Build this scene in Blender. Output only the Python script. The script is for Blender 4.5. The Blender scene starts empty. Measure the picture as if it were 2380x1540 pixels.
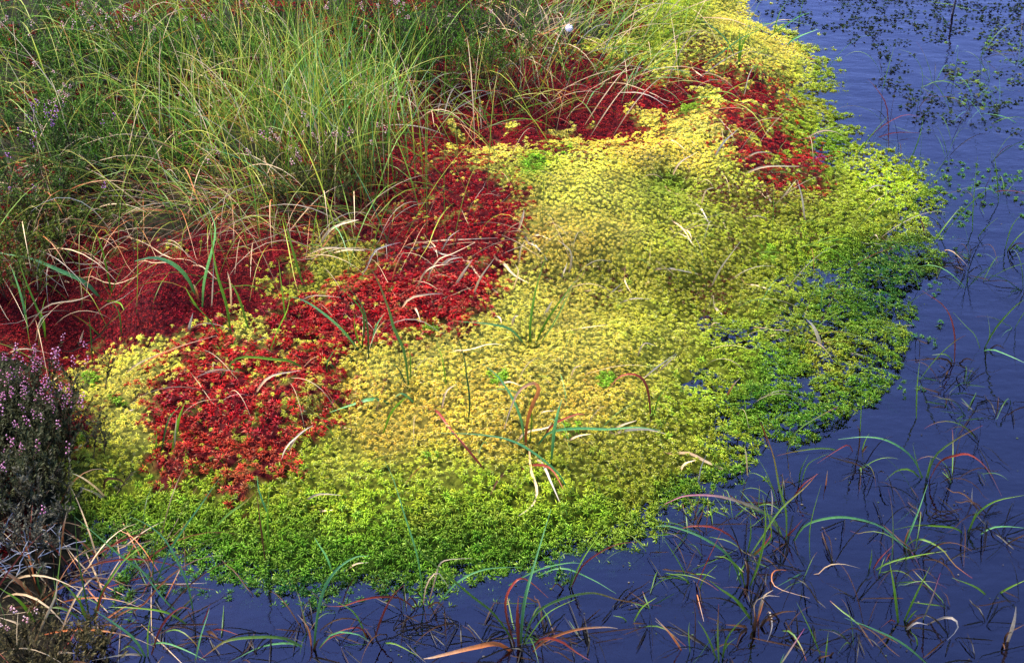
import bpy, math
import numpy as np
from mathutils import Vector

# ------------------------------------------------------------------ camera, sky, sun, exposure
scene = bpy.context.scene
CAM_H, PITCH, LENS = 1.5, math.radians(32.0), 50.0
cam_data = bpy.data.cameras.new("camera")
cam_data.lens = LENS
cam_data.sensor_width = 36.0
cam_data.clip_start = 0.05
cam_data.clip_end = 500.0
cam = bpy.data.objects.new("camera", cam_data)
scene.collection.objects.link(cam)
cam.location = (0, 0, CAM_H)
cam.rotation_euler = (math.pi / 2 - PITCH, 0, 0)
scene.camera = cam

SUN_EL, SUN_AZ = math.radians(50), math.radians(-62)      # azimuth from +Y, clockwise seen from above
world = bpy.data.worlds.new("World")
scene.world = world
world.use_nodes = True
wn, wl = world.node_tree.nodes, world.node_tree.links
wn.clear()
sky = wn.new("ShaderNodeTexSky")
sky.sky_type = 'NISHITA'
sky.sun_disc = False
sky.sun_elevation = SUN_EL
sky.sun_rotation = SUN_AZ
sky.air_density = 1.0
sky.dust_density = 0.2
sky.ozone_density = 9.0
bg = wn.new("ShaderNodeBackground")
bg.inputs["Strength"].default_value = 0.15
wout = wn.new("ShaderNodeOutputWorld")
wl.new(sky.outputs[0], bg.inputs[0])
wl.new(bg.outputs[0], wout.inputs[0])

sun_data = bpy.data.lights.new("sun", 'SUN')
sun_data.energy = 5.0
sun_data.angle = math.radians(18)
sun_data.color = (1.0, 0.92, 0.78)
sun = bpy.data.objects.new("sun", sun_data)
scene.collection.objects.link(sun)
sd = Vector((math.sin(SUN_AZ) * math.cos(SUN_EL), math.cos(SUN_AZ) * math.cos(SUN_EL), math.sin(SUN_EL)))
sun.rotation_euler = sd.to_track_quat('Z', 'Y').to_euler()

scene.view_settings.view_transform = 'Standard'
scene.view_settings.look = 'None'
scene.view_settings.exposure = 1.5
scene.view_settings.gamma = 1.0
scene.cycles.max_bounces = 8
scene.cycles.transparent_max_bounces = 12

# ------------------------------------------------------------------ helpers
COL = scene.collection
RNG = np.random.default_rng(7)
FPX, CU, CV = LENS / 36.0 * 2379.0, 1189.5, 770.0        # a traced picture 2379 x 1540
SP, CP = math.sin(PITCH), math.cos(PITCH)


def ray(u, v):
    a = (np.asarray(u, float) - CU) / FPX
    b = -(np.asarray(v, float) - CV) / FPX
    return np.stack([a, b * SP + CP, b * CP - SP], -1)


def at_z(u, v, z):
    d = ray(u, v)
    s = (np.asarray(z, float) - CAM_H) / d[..., 2]
    return d * s[..., None] + np.array([0, 0, CAM_H])


def at_y(u, v, y):
    d = ray(u, v)
    s = np.asarray(y, float) / d[..., 1]
    return d * s[..., None] + np.array([0, 0, CAM_H])


def to_uv(P):
    x, y, z = P[..., 0], P[..., 1], P[..., 2] - CAM_H
    f = y * CP - z * SP
    b = y * SP + z * CP
    return CU + FPX * x / f, CV - FPX * b / f


def lin(rgb):
    c = np.asarray(rgb, float) / 255.0
    return np.where(c <= 0.04045, c / 12.92, ((c + 0.055) / 1.055) ** 2.4)


def _hash(ix, iy, s):
    h = (ix.astype(np.int64) * 374761393 + iy.astype(np.int64) * 668265263 + s * 1442695041) & 0x7fffffff
    h = ((h ^ (h >> 13)) * 1274126177) & 0x7fffffff
    return ((h ^ (h >> 16)) & 0xffff) / 65535.0


def noise(x, y, s=0):
    """smooth value noise, 0..1"""
    x = np.asarray(x, float); y = np.asarray(y, float)
    ix, iy = np.floor(x), np.floor(y)
    fx, fy = x - ix, y - iy
    fx = fx * fx * (3 - 2 * fx); fy = fy * fy * (3 - 2 * fy)
    a = _hash(ix, iy, s); b = _hash(ix + 1, iy, s)
    c = _hash(ix, iy + 1, s); d = _hash(ix + 1, iy + 1, s)
    return (a * (1 - fx) + b * fx) * (1 - fy) + (c * (1 - fx) + d * fx) * fy


def fbm(x, y, s=0, o=3):
    t, a, w = 0, 0.5, 0
    for k in range(o):
        t = t + a * noise(x * 2 ** k, y * 2 ** k, s + 17 * k); w += a; a *= 0.5
    return t / w


def inside(poly, u, v):
    r = np.zeros(np.shape(u), bool)
    n = len(poly)
    for i in range(n):
        x0, y0 = poly[i]; x1, y1 = poly[(i + 1) % n]
        if y0 == y1: continue
        c = ((y0 > v) != (y1 > v)) & (u < (x1 - x0) * (v - y0) / (y1 - y0) + x0)
        r ^= c
    return r


def mesh_np(name, V, F, C=None, mat=None, smooth=True):
    me = bpy.data.meshes.new(name)
    V = np.ascontiguousarray(V, np.float32); F = np.ascontiguousarray(F, np.int32)
    n, k = F.shape
    me.vertices.add(len(V)); me.vertices.foreach_set("co", V.ravel())
    me.loops.add(n * k); me.loops.foreach_set("vertex_index", F.ravel())
    me.polygons.add(n); me.polygons.foreach_set("loop_start", np.arange(0, n * k, k, dtype=np.int32))
    if smooth: me.polygons.foreach_set("use_smooth", np.ones(n, bool))
    if C is not None:
        ca = me.color_attributes.new("Col", 'FLOAT_COLOR', 'POINT')
        c4 = np.ones((len(V), 4), np.float32); c4[:, :3] = C
        ca.data.foreach_set("color", c4.ravel())
    me.update(calc_edges=True)
    if mat: me.materials.append(mat)
    return me


def link(name, data, parent=None, **props):
    o = bpy.data.objects.new(name, data)
    COL.objects.link(o)
    if parent is not None: o.parent = parent
    for k, v in props.items():
        if v is not None: o[k] = v
    return o


class Soup:
    """collects triangle pieces for one mesh"""
    def __init__(s): s.V, s.F, s.C, s.n = [], [], [], 0
    def add(s, V, F, C):
        s.V.append(V); s.F.append(np.asarray(F) + s.n); s.C.append(C); s.n += len(V)
    def mesh(s, name, mat, smooth=True):
        return mesh_np(name, np.concatenate(s.V), np.concatenate(s.F), np.concatenate(s.C), mat, smooth)


# ------------------------------------------------------------------ materials
def plant_mat(name, rough=0.5, transl=0.3, spec=0.4, tcol=(1.0, 1.0, 0.75)):
    m = bpy.data.materials.new(name); m.use_nodes = True
    nt = m.node_tree; n, l = nt.nodes, nt.links; n.clear()
    at = n.new("ShaderNodeAttribute"); at.attribute_name = "Col"
    oi = n.new("ShaderNodeObjectInfo")
    mul = n.new("ShaderNodeMix"); mul.data_type = 'RGBA'; mul.blend_type = 'MULTIPLY'; mul.inputs[0].default_value = 1.0
    l.new(at.outputs["Color"], mul.inputs[6]); l.new(oi.outputs["Color"], mul.inputs[7])
    geo = n.new("ShaderNodeNewGeometry")
    nz = n.new("ShaderNodeTexNoise"); nz.inputs["Scale"].default_value = 260.0; nz.inputs["Detail"].default_value = 1.85
    l.new(geo.outputs["Position"], nz.inputs["Vector"])
    mr = n.new("ShaderNodeMapRange"); mr.inputs[1].default_value = 0.3; mr.inputs[2].default_value = 0.7
    mr.inputs[3].default_value = 0.8; mr.inputs[4].default_value = 1.15
    l.new(nz.outputs["Fac"], mr.inputs[0])
    m2 = n.new("ShaderNodeMix"); m2.data_type = 'RGBA'; m2.blend_type = 'MULTIPLY'; m2.inputs[0].default_value = 1.0
    l.new(mul.outputs[2], m2.inputs[6]); l.new(mr.outputs[0], m2.inputs[7])
    p = n.new("ShaderNodeBsdfPrincipled")
    p.inputs["Roughness"].default_value = rough; p.inputs["Specular IOR Level"].default_value = spec
    l.new(m2.outputs[2], p.inputs["Base Color"])
    t = n.new("ShaderNodeBsdfTranslucent")
    m3 = n.new("ShaderNodeMix"); m3.data_type = 'RGBA'; m3.blend_type = 'MULTIPLY'; m3.inputs[0].default_value = 1.0
    l.new(m2.outputs[2], m3.inputs[6]); m3.inputs[7].default_value = (*tcol, 1)
    l.new(m3.outputs[2], t.inputs["Color"])
    mx = n.new("ShaderNodeMixShader"); mx.inputs[0].default_value = transl
    l.new(p.outputs[0], mx.inputs[1]); l.new(t.outputs[0], mx.inputs[2])
    o = n.new("ShaderNodeOutputMaterial"); l.new(mx.outputs[0], o.inputs[0])
    return m


M_MOSS = plant_mat("wet_moss", 0.5, 0.38, 0.10)
M_RED = plant_mat("red_moss", 0.55, 0.34, 0.06, (1, 0.8, 0.6))
M_CRIM = plant_mat("crimson_moss", 0.8, 0.22, 0.02, (1, .7, .6))
M_LEAF = plant_mat("sedge_leaf", 0.42, 0.28, 0.2)
M_STRAW = plant_mat("dry_straw", 0.6, 0.25, 0.15)
M_HEATH = plant_mat("heather_leaf", 0.6, 0.15, 0.1)
M_FLOWER = plant_mat("heather_flower", 0.5, 0.35, 0.3, (1, 0.8, 0.95))
M_WOOD = plant_mat("woody_stem", 0.8, 0.0, 0.2)


def ground_mat():
    m = bpy.data.materials.new("wet_peat"); m.use_nodes = True
    n, l = m.node_tree.nodes, m.node_tree.links
    p = n["Principled BSDF"]
    at = n.new("ShaderNodeAttribute"); at.attribute_name = "Col"
    geo = n.new("ShaderNodeNewGeometry")
    nz = n.new("ShaderNodeTexNoise"); nz.inputs["Scale"].default_value = 90.0; nz.inputs["Detail"].default_value = 6.0
    l.new(geo.outputs["Position"], nz.inputs["Vector"])
    mr = n.new("ShaderNodeMapRange"); mr.inputs[1].default_value = 0.3; mr.inputs[2].default_value = 0.7
    mr.inputs[3].default_value = 0.45; mr.inputs[4].default_value = 1.5
    l.new(nz.outputs["Fac"], mr.inputs[0])
    mx = n.new("ShaderNodeMix"); mx.data_type = 'RGBA'; mx.blend_type = 'MULTIPLY'; mx.inputs[0].default_value = 1.0
    l.new(at.outputs["Color"], mx.inputs[6]); l.new(mr.outputs[0], mx.inputs[7])
    l.new(mx.outputs[2], p.inputs["Base Color"])
    p.inputs["Roughness"].default_value = 0.75; p.inputs["Specular IOR Level"].default_value = 0.05
    b = n.new("ShaderNodeBump"); b.inputs["Strength"].default_value = 0.8; b.inputs["Distance"].default_value = 0.006
    l.new(nz.outputs["Fac"], b.inputs["Height"]); l.new(b.outputs[0], p.inputs["Normal"])
    return m


def water_mat():
    m = bpy.data.materials.new("peaty_water"); m.use_nodes = True
    n, l = m.node_tree.nodes, m.node_tree.links; n.clear()
    geo = n.new("ShaderNodeNewGeometry")
    mp = n.new("ShaderNodeMapping"); mp.inputs["Scale"].default_value = (1.0, 1.6, 1.0)
    l.new(geo.outputs["Position"], mp.inputs["Vector"])
    n1 = n.new("ShaderNodeTexNoise"); n1.inputs["Scale"].default_value = 9.0; n1.inputs["Detail"].default_value = 3.0
    n2 = n.new("ShaderNodeTexNoise"); n2.inputs["Scale"].default_value = 55.0; n2.inputs["Detail"].default_value = 1.85
    l.new(mp.outputs[0], n1.inputs["Vector"]); l.new(mp.outputs[0], n2.inputs["Vector"])
    b1 = n.new("ShaderNodeBump"); b1.inputs["Strength"].default_value = 0.16; b1.inputs["Distance"].default_value = 0.02
    b2 = n.new("ShaderNodeBump"); b2.inputs["Strength"].default_value = 0.12; b2.inputs["Distance"].default_value = 0.002
    l.new(n1.outputs["Fac"], b1.inputs["Height"]); l.new(n2.outputs["Fac"], b2.inputs["Height"])
    l.new(b1.outputs[0], b2.inputs["Normal"])
    fr = n.new("ShaderNodeFresnel"); fr.inputs["IOR"].default_value = 1.85
    l.new(b2.outputs[0], fr.inputs["Normal"])
    tr = n.new("ShaderNodeBsdfTransparent"); tr.inputs["Color"].default_value = (0.85, 0.9, 0.9, 1)
    gl = n.new("ShaderNodeBsdfGlossy"); gl.inputs["Roughness"].default_value = 0.03
    fm = n.new("ShaderNodeTexNoise"); fm.inputs["Scale"].default_value = 3.2; fm.inputs["Detail"].default_value = 5.0
    l.new(mp.outputs[0], fm.inputs["Vector"])
    rr = n.new("ShaderNodeMapRange"); rr.inputs[1].default_value = .42; rr.inputs[2].default_value = .68; rr.inputs[3].default_value = .02; rr.inputs[4].default_value = .16
    l.new(fm.outputs["Fac"], rr.inputs[0]); l.new(rr.outputs[0], gl.inputs["Roughness"])
    gl.inputs["Color"].default_value = (0.98, 0.72, 1.0, 1)
    l.new(b2.outputs[0], gl.inputs["Normal"])
    mx = n.new("ShaderNodeMixShader")
    l.new(fr.outputs[0], mx.inputs[0]); l.new(tr.outputs[0], mx.inputs[1]); l.new(gl.outputs[0], mx.inputs[2])
    o = n.new("ShaderNodeOutputMaterial"); l.new(mx.outputs[0], o.inputs[0])
    va = n.new("ShaderNodeVolumeAbsorption"); va.inputs["Color"].default_value = (0.15, 0.52, 0.55, 1); va.inputs["Density"].default_value = 28.0
    l.new(va.outputs[0], o.inputs["Volume"])
    return m


# ------------------------------------------------------------------ terrain
HP = """1700,1300,-70 2000,1300,-70 2300,1300,-70 1500,1420,-70 1700,1500,-70 2300,1500,-70 1000,1500,-70 500,1500,-70 750,1470,-60
2300,1000,-70 2120,1000,-60 2250,800,-60 2350,500,-50 2200,320,-24 2000,110,-14 2300,100,-14 2130,200,-18 2010,240,-34 1960,180,-30 2290,220,-6
1350,1480,-70 250,1450,-40 1850,1130,-50 2150,900,-45 2200,680,-35 2060,280,-26
350,1395,-18 500,1405,-14 700,1412,-14 900,1420,-16 420,1345,0 600,1345,2 800,1340,4 950,1350,0 1000,1400,-16 1130,1348,-6 1330,1345,-10 500,1440,-40 800,1445,-40
1400,1280,-8 1500,1230,-22 1520,1150,15 1600,1130,-8 1720,1110,-12 1800,1030,-11 1960,1000,-14 2050,920,-11 2110,830,-12 2060,760,-12 2000,700,-14
1950,650,-9 2050,620,-10 2150,590,-10 2230,520,-12 2200,420,-10 2080,350,-5 1960,300,-14 1900,330,-2 1950,240,-7 1900,150,-5 1840,100,-7 1770,55,-8 1730,0,-5
300,1230,0 500,1260,12 800,1260,15 1000,1280,12 1200,1290,5 300,1150,20 500,1180,30 800,1180,36 1050,1180,32 1300,1200,26 1450,1180,28 1400,1050,50
1150,1020,62 900,980,68 600,1000,66 300,1000,62 450,880,82 700,880,76 790,860,58 950,820,84 1200,800,72 1400,780,62 1550,850,32 1650,950,12 1600,1050,20 1750,900,6
1900,880,5 1800,750,8 1650,700,34 1900,800,-1 1850,600,30 2000,560,14 2050,450,15 1900,450,30 1750,450,62 1600,550,72 1550,430,70 1400,650,58 1250,650,70 1350,550,112
1400,430,135 1280,390,122 1500,350,112 1650,350,92 1750,270,82 1850,330,30 1680,180,86 1750,130,122 1650,70,120 1600,10,130 1830,200,28
1000,400,132 900,500,112 1100,550,112 1000,700,92 800,650,82 600,700,88 350,650,160 450,720,110 300,760,100 150,800,66 100,700,86 220,780,60 200,950,50 60,1000,60 100,1200,15
60,1300,14 190,1310,-3 60,1400,10 140,1430,-6 60,1500,25 180,1520,4 270,1500,-28 230,1390,-22 1000,280,90 1300,280,70 1400,330,65 1500,250,76 1300,150,120 1100,80,160 800,200,150 600,350,160 300,350,180 100,450,170
100,100,200 500,50,200 900,30,200 1400,20,160 -400,800,100 -400,300,200 -500,1400,30 2700,800,-80 2700,200,-60 2700,1500,-80 1200,1800,-80 0,1800,-40
2000,1800,-80 500,-200,220 1500,-200,150 2000,-150,-40 2500,-150,-60"""
hp = np.array([[float(q) for q in t.split(",")] for t in HP.split()])
hz = hp[:, 2] / 1000.0
hxy = at_z(hp[:, 0], hp[:, 1], hz)[:, :2]
_D = np.linalg.norm(hxy[:, None] - hxy[None], axis=-1)
_n = len(hz)
_A = np.zeros((_n + 1, _n + 1)); _A[:_n, :_n] = -_D + np.eye(_n) * 0.004; _A[:_n, _n] = 1; _A[_n, :_n] = 1
_w = np.linalg.solve(_A, np.append(hz, 0))

GX = np.arange(-3.2, 3.2001, 0.02); GY = np.arange(0.7, 6.8001, 0.02)
gx, gy = np.meshgrid(GX, GY)
gz = np.full(gx.shape, _w[-1])
for i in range(_n):
    gz -= _w[i] * np.hypot(gx - hxy[i, 0], gy - hxy[i, 1])
for _ in range(3):                                          # soften
    p = np.pad(gz, 1, mode='edge')
    gz = (p[:-2, 1:-1] + p[2:, 1:-1] + p[1:-1, :-2] + p[1:-1, 2:] + 2 * gz) / 6
gz = np.clip(gz, -0.09, 0.26)
_lm = np.clip((gz + 0.03) / 0.06, 0.25, 1)
gz += _lm * ((fbm(gx / 0.16, gy / 0.16, 3) - 0.5) * 0.045 + (fbm(gx / 0.055, gy / 0.055, 5) - 0.5) * 0.024)


RAFT = [(1600, 640), (1950, 560), (2260, 420), (2290, 600), (2190, 860), (2000, 1060), (1720, 1180), (1560, 1180), (1560, 900)]
_ru, _rv = to_uv(np.stack([gx, gy, gx * 0], -1))
_rm = inside(RAFT, _ru + (fbm(gx / .1, gy / .1, 7) - .5) * 120, _rv).astype(float)
for _ in range(4):
    p = np.pad(_rm, 1, mode='edge'); _rm = (p[:-2, 1:-1] + p[2:, 1:-1] + p[1:-1, :-2] + p[1:-1, 2:] + 2 * _rm) / 6
for pu, pv, pr, pd in [(800, 880, .03, .03), (785, 950, .025, .03), (1430, 635, .05, .03), (1560, 430, .05, .03), (1235, 1035, .03, .03), (1225, 800, .02, .02), (1660, 690, .05, .025),
                       (1300, 660, .04, .02), (1850, 175, .05, .03), (1120, 350, .06, .03), (460, 1010, .03, .015), (950, 935, .02, .02), (700, 1010, .04, .02), (200, 780, .07, .04)]:
    q = at_z(pu, pv, .06); gz -= pd * np.exp(-((gx - q[0]) ** 2 + (gy - q[1]) ** 2) / (2 * pr * pr))
gz += _rm * ((fbm(gx / .09, gy / .07, 8) - .5) * .045 - .003)


def height(x, y):
    fx = np.clip((np.asarray(x) - GX[0]) / 0.02, 0, len(GX) - 1.001); fy = np.clip((np.asarray(y) - GY[0]) / 0.02, 0, len(GY) - 1.001)
    ix, iy = fx.astype(int), fy.astype(int); a, b = fx - ix, fy - iy
    return (gz[iy, ix] * (1 - a) + gz[iy, ix + 1] * a) * (1 - b) + (gz[iy + 1, ix] * (1 - a) + gz[iy + 1, ix + 1] * a) * b


def normal(x, y, e=0.03):
    dx = (height(x + e, y) - height(x - e, y)) / (2 * e); dy = (height(x, y + e) - height(x, y - e)) / (2 * e)
    n = np.stack([-dx, -dy, np.ones_like(dx)], -1)
    return n / np.linalg.norm(n, axis=-1, keepdims=True)


def on_ground(u, v, water=True):
    """point where the line of sight through a traced point meets the ground, or the water"""
    u = np.asarray(u, float); v = np.asarray(v, float)
    z = np.full(u.shape, 0.12)
    for _ in range(14):
        P = at_z(u, v, z)
        h = height(P[..., 0], P[..., 1])
        if water: h = np.maximum(h, 0.0)
        z = 0.45 * z + 0.55 * h
    return at_z(u, v, z)


# traced outlines of the patches
RED_POLY = [(345, 900), (400, 845), (440, 790), (520, 760), (570, 790), (640, 720), (700, 690), (850, 640), (890, 540), (840, 440), (885, 350), (1000, 340),
            (1110, 375), (1190, 415), (1230, 470), (1220, 560), (1170, 620), (1150, 690), (1080, 740), (1000, 775), (900, 790), (815, 800), (805, 850),
            (800, 910), (770, 970), (730, 1010), (690, 1040), (655, 1105), (590, 1130), (540, 1175), (480, 1130), (380, 1130), (335, 1090), (390, 1040), (335, 990)]
RED_BACK = [(1500, 190), (1600, 150), (1730, 140), (1815, 185), (1830, 250), (1850, 310), (1930, 370), (1910, 440), (1800, 430), (1720, 390), (1660, 330),
            (1700, 290), (1660, 270), (1600, 245), (1540, 300), (1490, 280)]
CRIM_BACK = [(830, 280), (880, 225), (1000, 150), (1150, 110), (1500, 130), (1545, 230), (1525, 320), (1420, 345), (1300, 340), (1200, 350), (1120, 345), (1050, 370), (880, 345)]
CRIM_LEFT = [(-300, 560), (130, 545), (400, 560), (700, 470), (830, 430), (890, 540), (850, 640), (700, 690), (640, 720), (560, 750), (430, 770), (340, 790), (230, 840),
             (150, 850), (170, 930), (240, 960), (230, 1020), (150, 1040), (-300, 1100)]
YEL_POCKETS = [[(715, 530), (790, 515), (850, 560), (850, 620), (800, 660), (730, 690), (640, 680), (590, 680), (600, 645), (680, 640), (720, 590)],
               [(520, 755), (600, 735), (640, 760), (600, 800), (520, 790)], [(690, 890), (760, 870), (740, 930), (720, 970), (680, 960)]]
YEL_LEFT = [(150, 855), (200, 850), (300, 800), (380, 790), (400, 845), (345, 900), (335, 990), (390, 1040), (335, 1090), (300, 1110), (200, 1060), (230, 960), (170, 920)]
HEATH_POLY = [(-400, -400), (1480, -400), (1500, 60), (1300, 110), (1150, 100), (1000, 150), (880, 230), (850, 330), (800, 420), (600, 490), (380, 550), (130, 545), (-400, 560)]
HEATH_LOW = [(-400, 800), (30, 800), (100, 900), (160, 1000), (180, 1120), (150, 1220), (110, 1310), (-400, 1330)]
LAND_MOSS = [(-400, 480), (1200, -200), (1730, -100), (1745, 20), (1790, 60), (1850, 100), (1900, 150), (1960, 235), (1950, 300), (2060, 320), (2180, 390), (2270, 470),
             (2250, 570), (2160, 650), (2150, 760), (2180, 850), (2080, 960), (1960, 1030), (1830, 1080), (1740, 1170), (1560, 1220), (1490, 1260), (1400, 1330),
             (1150, 1390), (1000, 1440), (400, 1450), (330, 1390), (200, 1290), (190, 1200), (-400, 1100)]
BROWN = [(1660, 690, 34), (1590, 655, 26), (1420, 640, 22), (1690, 455, 40), (1760, 480, 34), (1640, 420, 26), (1900, 440, 24), (1620, 120, 48), (1780, 420, 40),
         (1880, 400, 30), (1300, 660, 20), (1255, 620, 24), (1390, 700, 14), (910, 910, 10), (1720, 560, 22), (1340, 720, 12), (1870, 540, 20), (1550, 640, 16)]
LIME = [(1240, 380, 34), (1590, 245, 40), (1160, 880, 26), (1310, 350, 22), (1410, 880, 26), (1000, 765, 24), (210, 880, 28), (275, 935, 22), (1440, 1160, 40), (1000, 1085, 40),
        (680, 1085, 20), (1780, 590, 36), (1320, 1000, 30)]
CK = dict(Y=(254, 250, 120), G=(252, 230, 106), O=(190, 194, 62), L=(196, 212, 60), g=(104, 158, 42), d=(60, 122, 50), P=(226, 230, 88), M=(150, 188, 52))
CP_ = """850,900G 1000,830Y 1150,900G 1300,860Y 1400,780Y 1250,720Y 1500,760P 1000,980G 1150,1020G 900,1020G 1350,950G 1450,1000P 1500,1080O 1350,1100O 1000,1080P
800,1080P 700,1100L 900,1130L 1100,1120L 1250,1130L 300,1120L 250,1060P 300,1180M 500,1200M 700,1200M 800,1180L 900,1220M 1100,1200M 1250,1220M 1400,1190M 1480,1150O
300,1260d 500,1300g 800,1300g 1000,1290g 1200,1290g 500,1370d 700,1390d 900,1390d 400,1400d 1300,1330d 1600,700O 1700,650O 1800,600L 1900,560L 1850,480O 2000,400L 2100,420L
2150,500L 2050,500L 1950,600g 2050,620d 1700,800L 1650,900L 1800,850g 1900,800O 1950,870O 1750,950g 1600,950L 1600,1050O 1700,1050L 1850,950g 1950,750g 2000,900g 2050,700d
1250,380L 1300,430Y 1400,450Y 1300,500Y 1450,530Y 1350,570G 1250,560G 1500,560P 1600,580P 1550,470P 1560,430g 1500,350G 1600,370G 1700,400P 1650,300Y 1750,330P 1150,340Y
1300,290Y 1650,450O 1750,530O 1400,640P 1550,620O 1650,600O 1200,640Y 1300,680Y 1600,30L 1700,50Y 1650,100Y 1750,110Y 1620,120P 1700,160Y 1800,130Y 1850,190P 1900,230O
1870,290L 1550,80L 1800,450O 1900,350g 240,860Y 330,820Y 300,900Y 350,960Y 260,1000Y 280,1060P 740,560Y 800,560P 660,640P 770,620P 570,760Y 1500,850P 1450,720P 1550,1000O
1400,880G 1080,940G 880,850Y 950,900G 1150,800Y 2200,450g 2230,540d 600,1150L 500,1130L 1850,1000g 1700,1130g 1560,1150g 1920,180L 1000,1150L 700,1150L 1200,1160L 500,1250g 700,1260g 900,1280g 1100,1260g 400,1230M"""
cpts = [(float(t[:-1].split(",")[0]), float(t[:-1].split(",")[1]), CK[t[-1]]) for t in CP_.split()]
cuv = np.array([[c[0], c[1]] for c in cpts]); ccol = lin([c[2] for c in cpts])


def moss_colour(u, v):
    out = np.zeros(u.shape + (3,)); W = np.zeros(u.shape)
    for (cu, cv), c in zip(cuv, ccol):
        w = 1.0 / (((u - cu) ** 2 + (1.35 * (v - cv)) ** 2) + 2200.0) ** 1.7
        out += w[..., None] * c; W += w
    return out / W[..., None]


def region(u, v, x, y, r=None):
    """0 none, 1 bright moss, 2 coarse red, 3 fine crimson, 4 brown"""
    if r is None: r = RNG.random(u.shape)
    k = 1.0 + 0.6 * (770 - v) / 2000
    du = ((fbm(x / 0.05, y / 0.05, 11) - 0.5) * 70 + (noise(x / 0.016, y / 0.016, 12) - 0.5) * 34) / k
    dv = ((fbm(x / 0.05, y / 0.05, 13) - 0.5) * 60 + (noise(x / 0.016, y / 0.016, 14) - 0.5) * 28) / k
    jn = RNG.normal(0, 1, (2,) + u.shape)
    uu, vv = u + du + 22 * jn[0], v + dv + 17 * jn[1]
    s = np.where(inside(LAND_MOSS, u, v), 1, 0)
    s[inside(HEATH_POLY, uu, vv) | ((u < 960) & (v < 560) & (s == 1))] = 5
    cr = inside(CRIM_BACK, uu, vv) | inside(CRIM_LEFT, uu, vv)
    s[cr] = 3
    rd = inside(RED_POLY, uu, vv)
    s[rd & (r > np.where(v > 760, .17, .06))] = 2
    s[rd & (noise(x / 0.02, y / 0.02, 21) > np.where(v > 760, .86, .95))] = 1
    rb = inside(RED_BACK, uu, vv)
    s[rb] = 2
    s[rb & (fbm(x / 0.035, y / 0.035, 23, 2) > 0.64)] = 1
    for P in YEL_POCKETS:
        q = inside(P, uu, vv) & (noise(x / 0.03, y / 0.03, 25) > 0.22); s[q] = 1
    q = inside(YEL_LEFT, uu, vv); s[q & (noise(x / 0.03, y / 0.03, 26) > 0.12)] = 1
    # yellow heads scattered over the crimson hollow
    q = inside(CRIM_BACK, u, v) & (u > 1040) & (v > 240); s[q & (fbm(x / 0.05, y / 0.05, 27, 2) > 0.66)] = 1
    for bu, bv, br in BROWN:
        q = (np.hypot(uu - bu, 1.3 * (vv - bv)) < br * 1.15) & (r < 0.72) & (s == 1); s[q] = 4
    s[inside(HEATH_LOW, uu, vv)] = 5
    return s


gcol = np.zeros(gx.shape + (3,)); gcol[:] = (0.010, 0.008, 0.005)
_P = np.stack([gx, gy, gz], -1); _u, _v = to_uv(_P)
_s = region(_u, _v, gx, gy, np.full(gx.shape, 0.9)); _s[gz < -0.045] = 0
gcol[_s == 1] = moss_colour(_u[_s == 1], _v[_s == 1]) * 0.13  # moss tones darkened: shade in the gaps between heads is painted into the ground
gcol[_s == 2] = (0.05, 0.003, 0.005); gcol[_s == 3] = (0.045, 0.003, 0.006); gcol[_s == 4] = (0.04, 0.012, 0.008)  # dark red and brown likewise carry the painted gap shade
gcol[_s == 5] = (0.014, 0.013, 0.006)
gz_top = gz.copy(); gz = gz - np.where((_s > 0) & (_s < 5), 0.010, 0.0)
# one sheet: fine near the pool, coarse out to the horizon
ex = np.array([-240, -60, -16, -6.0]); XS = np.concatenate([ex, GX, -ex[::-1]]); YS = np.concatenate([[-240, -60, -16, -4, -1.0], GY, [9, 20, 60, 240]])
i0x, i0y = 4, 5
Z = np.zeros((len(YS), len(XS))); Cg = np.zeros(Z.shape + (3,))
iy = np.clip(np.arange(len(YS)) - i0y, 0, len(GY) - 1); ix = np.clip(np.arange(len(XS)) - i0x, 0, len(GX) - 1)
Z[:] = gz[np.ix_(iy, ix)]; gz = gz_top; Cg[:] = gcol[np.ix_(iy, ix)]
XX, YY = np.meshgrid(XS, YS)
idx = np.arange(Z.size).reshape(Z.shape)
F = np.stack([idx[:-1, :-1], idx[:-1, 1:], idx[1:, 1:], idx[1:, :-1]], -1).reshape(-1, 4)
V = np.stack([XX, YY, Z], -1).reshape(-1, 3)
link("ground", mesh_np("ground", V, F, Cg.reshape(-1, 3), ground_mat()), kind="structure",
     label="dark wet peat bank and pool bed under the moss", category="ground")
wm = bpy.data.meshes.new("water")
_c = [(x, y, z) for z in (0, -.5) for x, y in ((-240, -240), (240, -240), (240, 240), (-240, 240))]
wm.from_pydata(_c, [], [(0, 1, 2, 3), (7, 6, 5, 4), (0, 4, 5, 1), (1, 5, 6, 2), (2, 6, 7, 3), (3, 7, 4, 0)])
wm.materials.append(water_mat())
link("water", wm, kind="structure", label="still blue bog pool reflecting the sky", category="water")

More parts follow.
